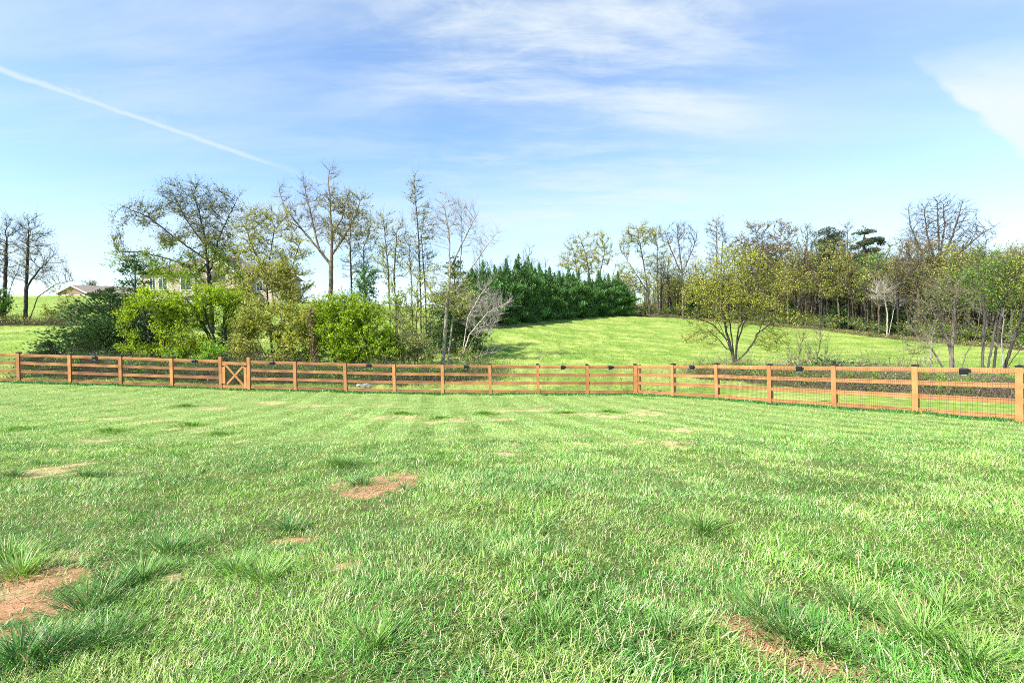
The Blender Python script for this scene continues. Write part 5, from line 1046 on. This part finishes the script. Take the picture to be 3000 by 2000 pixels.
def noise(sc, rot, stretch, detail=8.0, rough=.6, dist=0.0, loc=(0, 0, 0)):
    mp = nt.nodes.new('ShaderNodeMapping'); mp.inputs['Rotation'].default_value = (0, 0, R(rot)); mp.inputs['Scale'].default_value = (sc * stretch, sc, 1); mp.inputs['Location'].default_value = loc; L(pl.outputs[0], mp.inputs[0])
    n = N(nt, 'ShaderNodeTexNoise', Scale=1.0, Detail=detail, Roughness=rough, Distortion=dist); L(mp.outputs[0], n.inputs['Vector']); return n.outputs[0]
def blob(px, py, ang, soft=1.0):
    return ss(dot(nd(px, py)), math.cos(R(ang)), math.cos(R(ang * (1 - .9 * soft))))
wisp = noise(2.6, 18, .28, 9, .62, .6); wisp2 = noise(1.5, -8, .22, 8, .6, .4, (3, 1, 0)); broad = noise(.8, 10, .5, 4, .5, 0, (7, 2, 0)); fine = noise(9, 24, .35, 6, .65, .8, (1, 4, 0)); puff = noise(22, 30, .6, 5, .65, .5, (2, 2, 0))
cir = mt('MULTIPLY', ss(mt('ADD', mt('MULTIPLY', wisp, .75), mt('MULTIPLY', fine, .25)), .40, .68), mt('ADD', mt('MULTIPLY', blob(1650, 110, 27), .7), mt('ADD', mt('MULTIPLY', ss(broad, .42, .7), .3), .1)))
haze = mt('MULTIPLY', ss(wisp2, .36, .7), mt('ADD', mt('MULTIPLY', blob(200, 470, 34), .4), mt('ADD', mt('MULTIPLY', blob(1900, 560, 40), .2), .12)))
veil = mt('ADD', mt('MULTIPLY', ss(sep.outputs[2], .34, .0), .3), mt('MULTIPLY', blob(2900, 350, 30), .08))
# contrail: a line across the sky, sharp below and feathered above
p1, p2 = nd(0, 204), nd(880, 512); nn = np.cross(p1, p2); nn /= np.linalg.norm(nn); nn = nn if nn[2] > 0 else -nn
tt = dot(nn); along = dot((p2 - p1) / np.linalg.norm(p2 - p1)); s1, s2 = (p2 - p1) @ p1 / np.linalg.norm(p2 - p1), (p2 - p1) @ p2 / np.linalg.norm(p2 - p1)
t2 = mt('ADD', tt, mt('ADD', mt('MULTIPLY', mt('SUBTRACT', fine, .5), .007), mt('MULTIPLY', mt('SUBTRACT', puff, .5), .005)))
front = ss(dot(nd(600, 500)), .55, .75)
core = mt('MULTIPLY', ss(t2, -.0065, .0), ss(t2, .0, .009, 1, 0)); core = mt('MULTIPLY', core, ss(along, s2 - .12, s2 + .03, .62, .0))
comb = N(nt, 'ShaderNodeTexNoise', Scale=150.0, Detail=5.0); cmb = nt.nodes.new('ShaderNodeCombineXYZ'); L(mt('ADD', along, mt('MULTIPLY', tt, .9)), cmb.inputs[0]); L(mt('MULTIPLY', tt, .35), cmb.inputs[1]); L(cmb.outputs[0], comb.inputs['Vector'])
feath = mt('MULTIPLY', mt('MULTIPLY', ss(t2, .0, .006), ss(t2, .008, .035, 1, 0)), mt('MULTIPLY', mt('MULTIPLY', ss(puff, .36, .62), ss(comb.outputs[0], .1, .75)), ss(along, s1 - .02, s1 + .45, .55, 0)))
feath = mt('MULTIPLY', feath, ss(along, s1 - .03, s1 + .03))
trail2 = mt('MULTIPLY', mt('MULTIPLY', ss(t2, -.008, 0), ss(t2, .002, .012, 1, 0)), mt('MULTIPLY', ss(along, s2 - .12, s2 - .05, 0, .22), ss(along, s2 + .05, s2 + .16, 1, 0)))
con = mt('MULTIPLY', mt('MAXIMUM', mt('MAXIMUM', core, feath), trail2), front)
# pale cloud bank with a slanting edge, upper right
a1, a2 = nd(2690, 215), nd(3000, 485); n2 = np.cross(a1, a2); n2 /= np.linalg.norm(n2)
if n2 @ nd(2950, 250) < 0: n2 = -n2
edge = mt('ADD', dot(n2), mt('MULTIPLY', mt('SUBTRACT', fine, .5), .03)); b1, b2 = nd(2690, 205), nd(3000, 165); n3_ = np.cross(b1, b2); n3_ /= np.linalg.norm(n3_)
if n3_ @ nd(2950, 300) < 0: n3_ = -n3_
bank = mt('MULTIPLY', mt('MULTIPLY', ss(edge, -.004, .014), ss(mt('ADD', dot(n3_), mt('MULTIPLY', mt('SUBTRACT', wisp, .5), .12)), -.05, .06)), mt('MULTIPLY', ss(dot(nd(2950, 300)), .75, .92), mt('ADD', mt('MULTIPLY', puff, .3), .8)))
mask = mt('ADD', mt('ADD', cir, haze), veil); mask = mt('MINIMUM', mask, .85); mask = mt('MAXIMUM', mt('MAXIMUM', mask, con), bank, clamp=True)
hs = N(nt, 'ShaderNodeHueSaturation', Saturation=SKY_SAT, Value=SKY_VAL); L(sky.outputs[0], hs.inputs['Color'])
cl = mix(nt, hs.outputs[0], CLOUD, mask); L(cl, bg.inputs['Color']); L(bg.outputs[0], out.inputs[0])
scene.view_settings.view_transform = 'Standard'; scene.view_settings.look = 'None'; scene.view_settings.exposure = EXPO; scene.view_settings.gamma = 1
scene.cycles.filter_width = .9; scene.cycles.use_denoising = False; scene.cycles.max_bounces = 6; scene.cycles.diffuse_bounces = 3; scene.cycles.glossy_bounces = 2; scene.cycles.transmission_bounces = 4; scene.cycles.transparent_max_bounces = 4
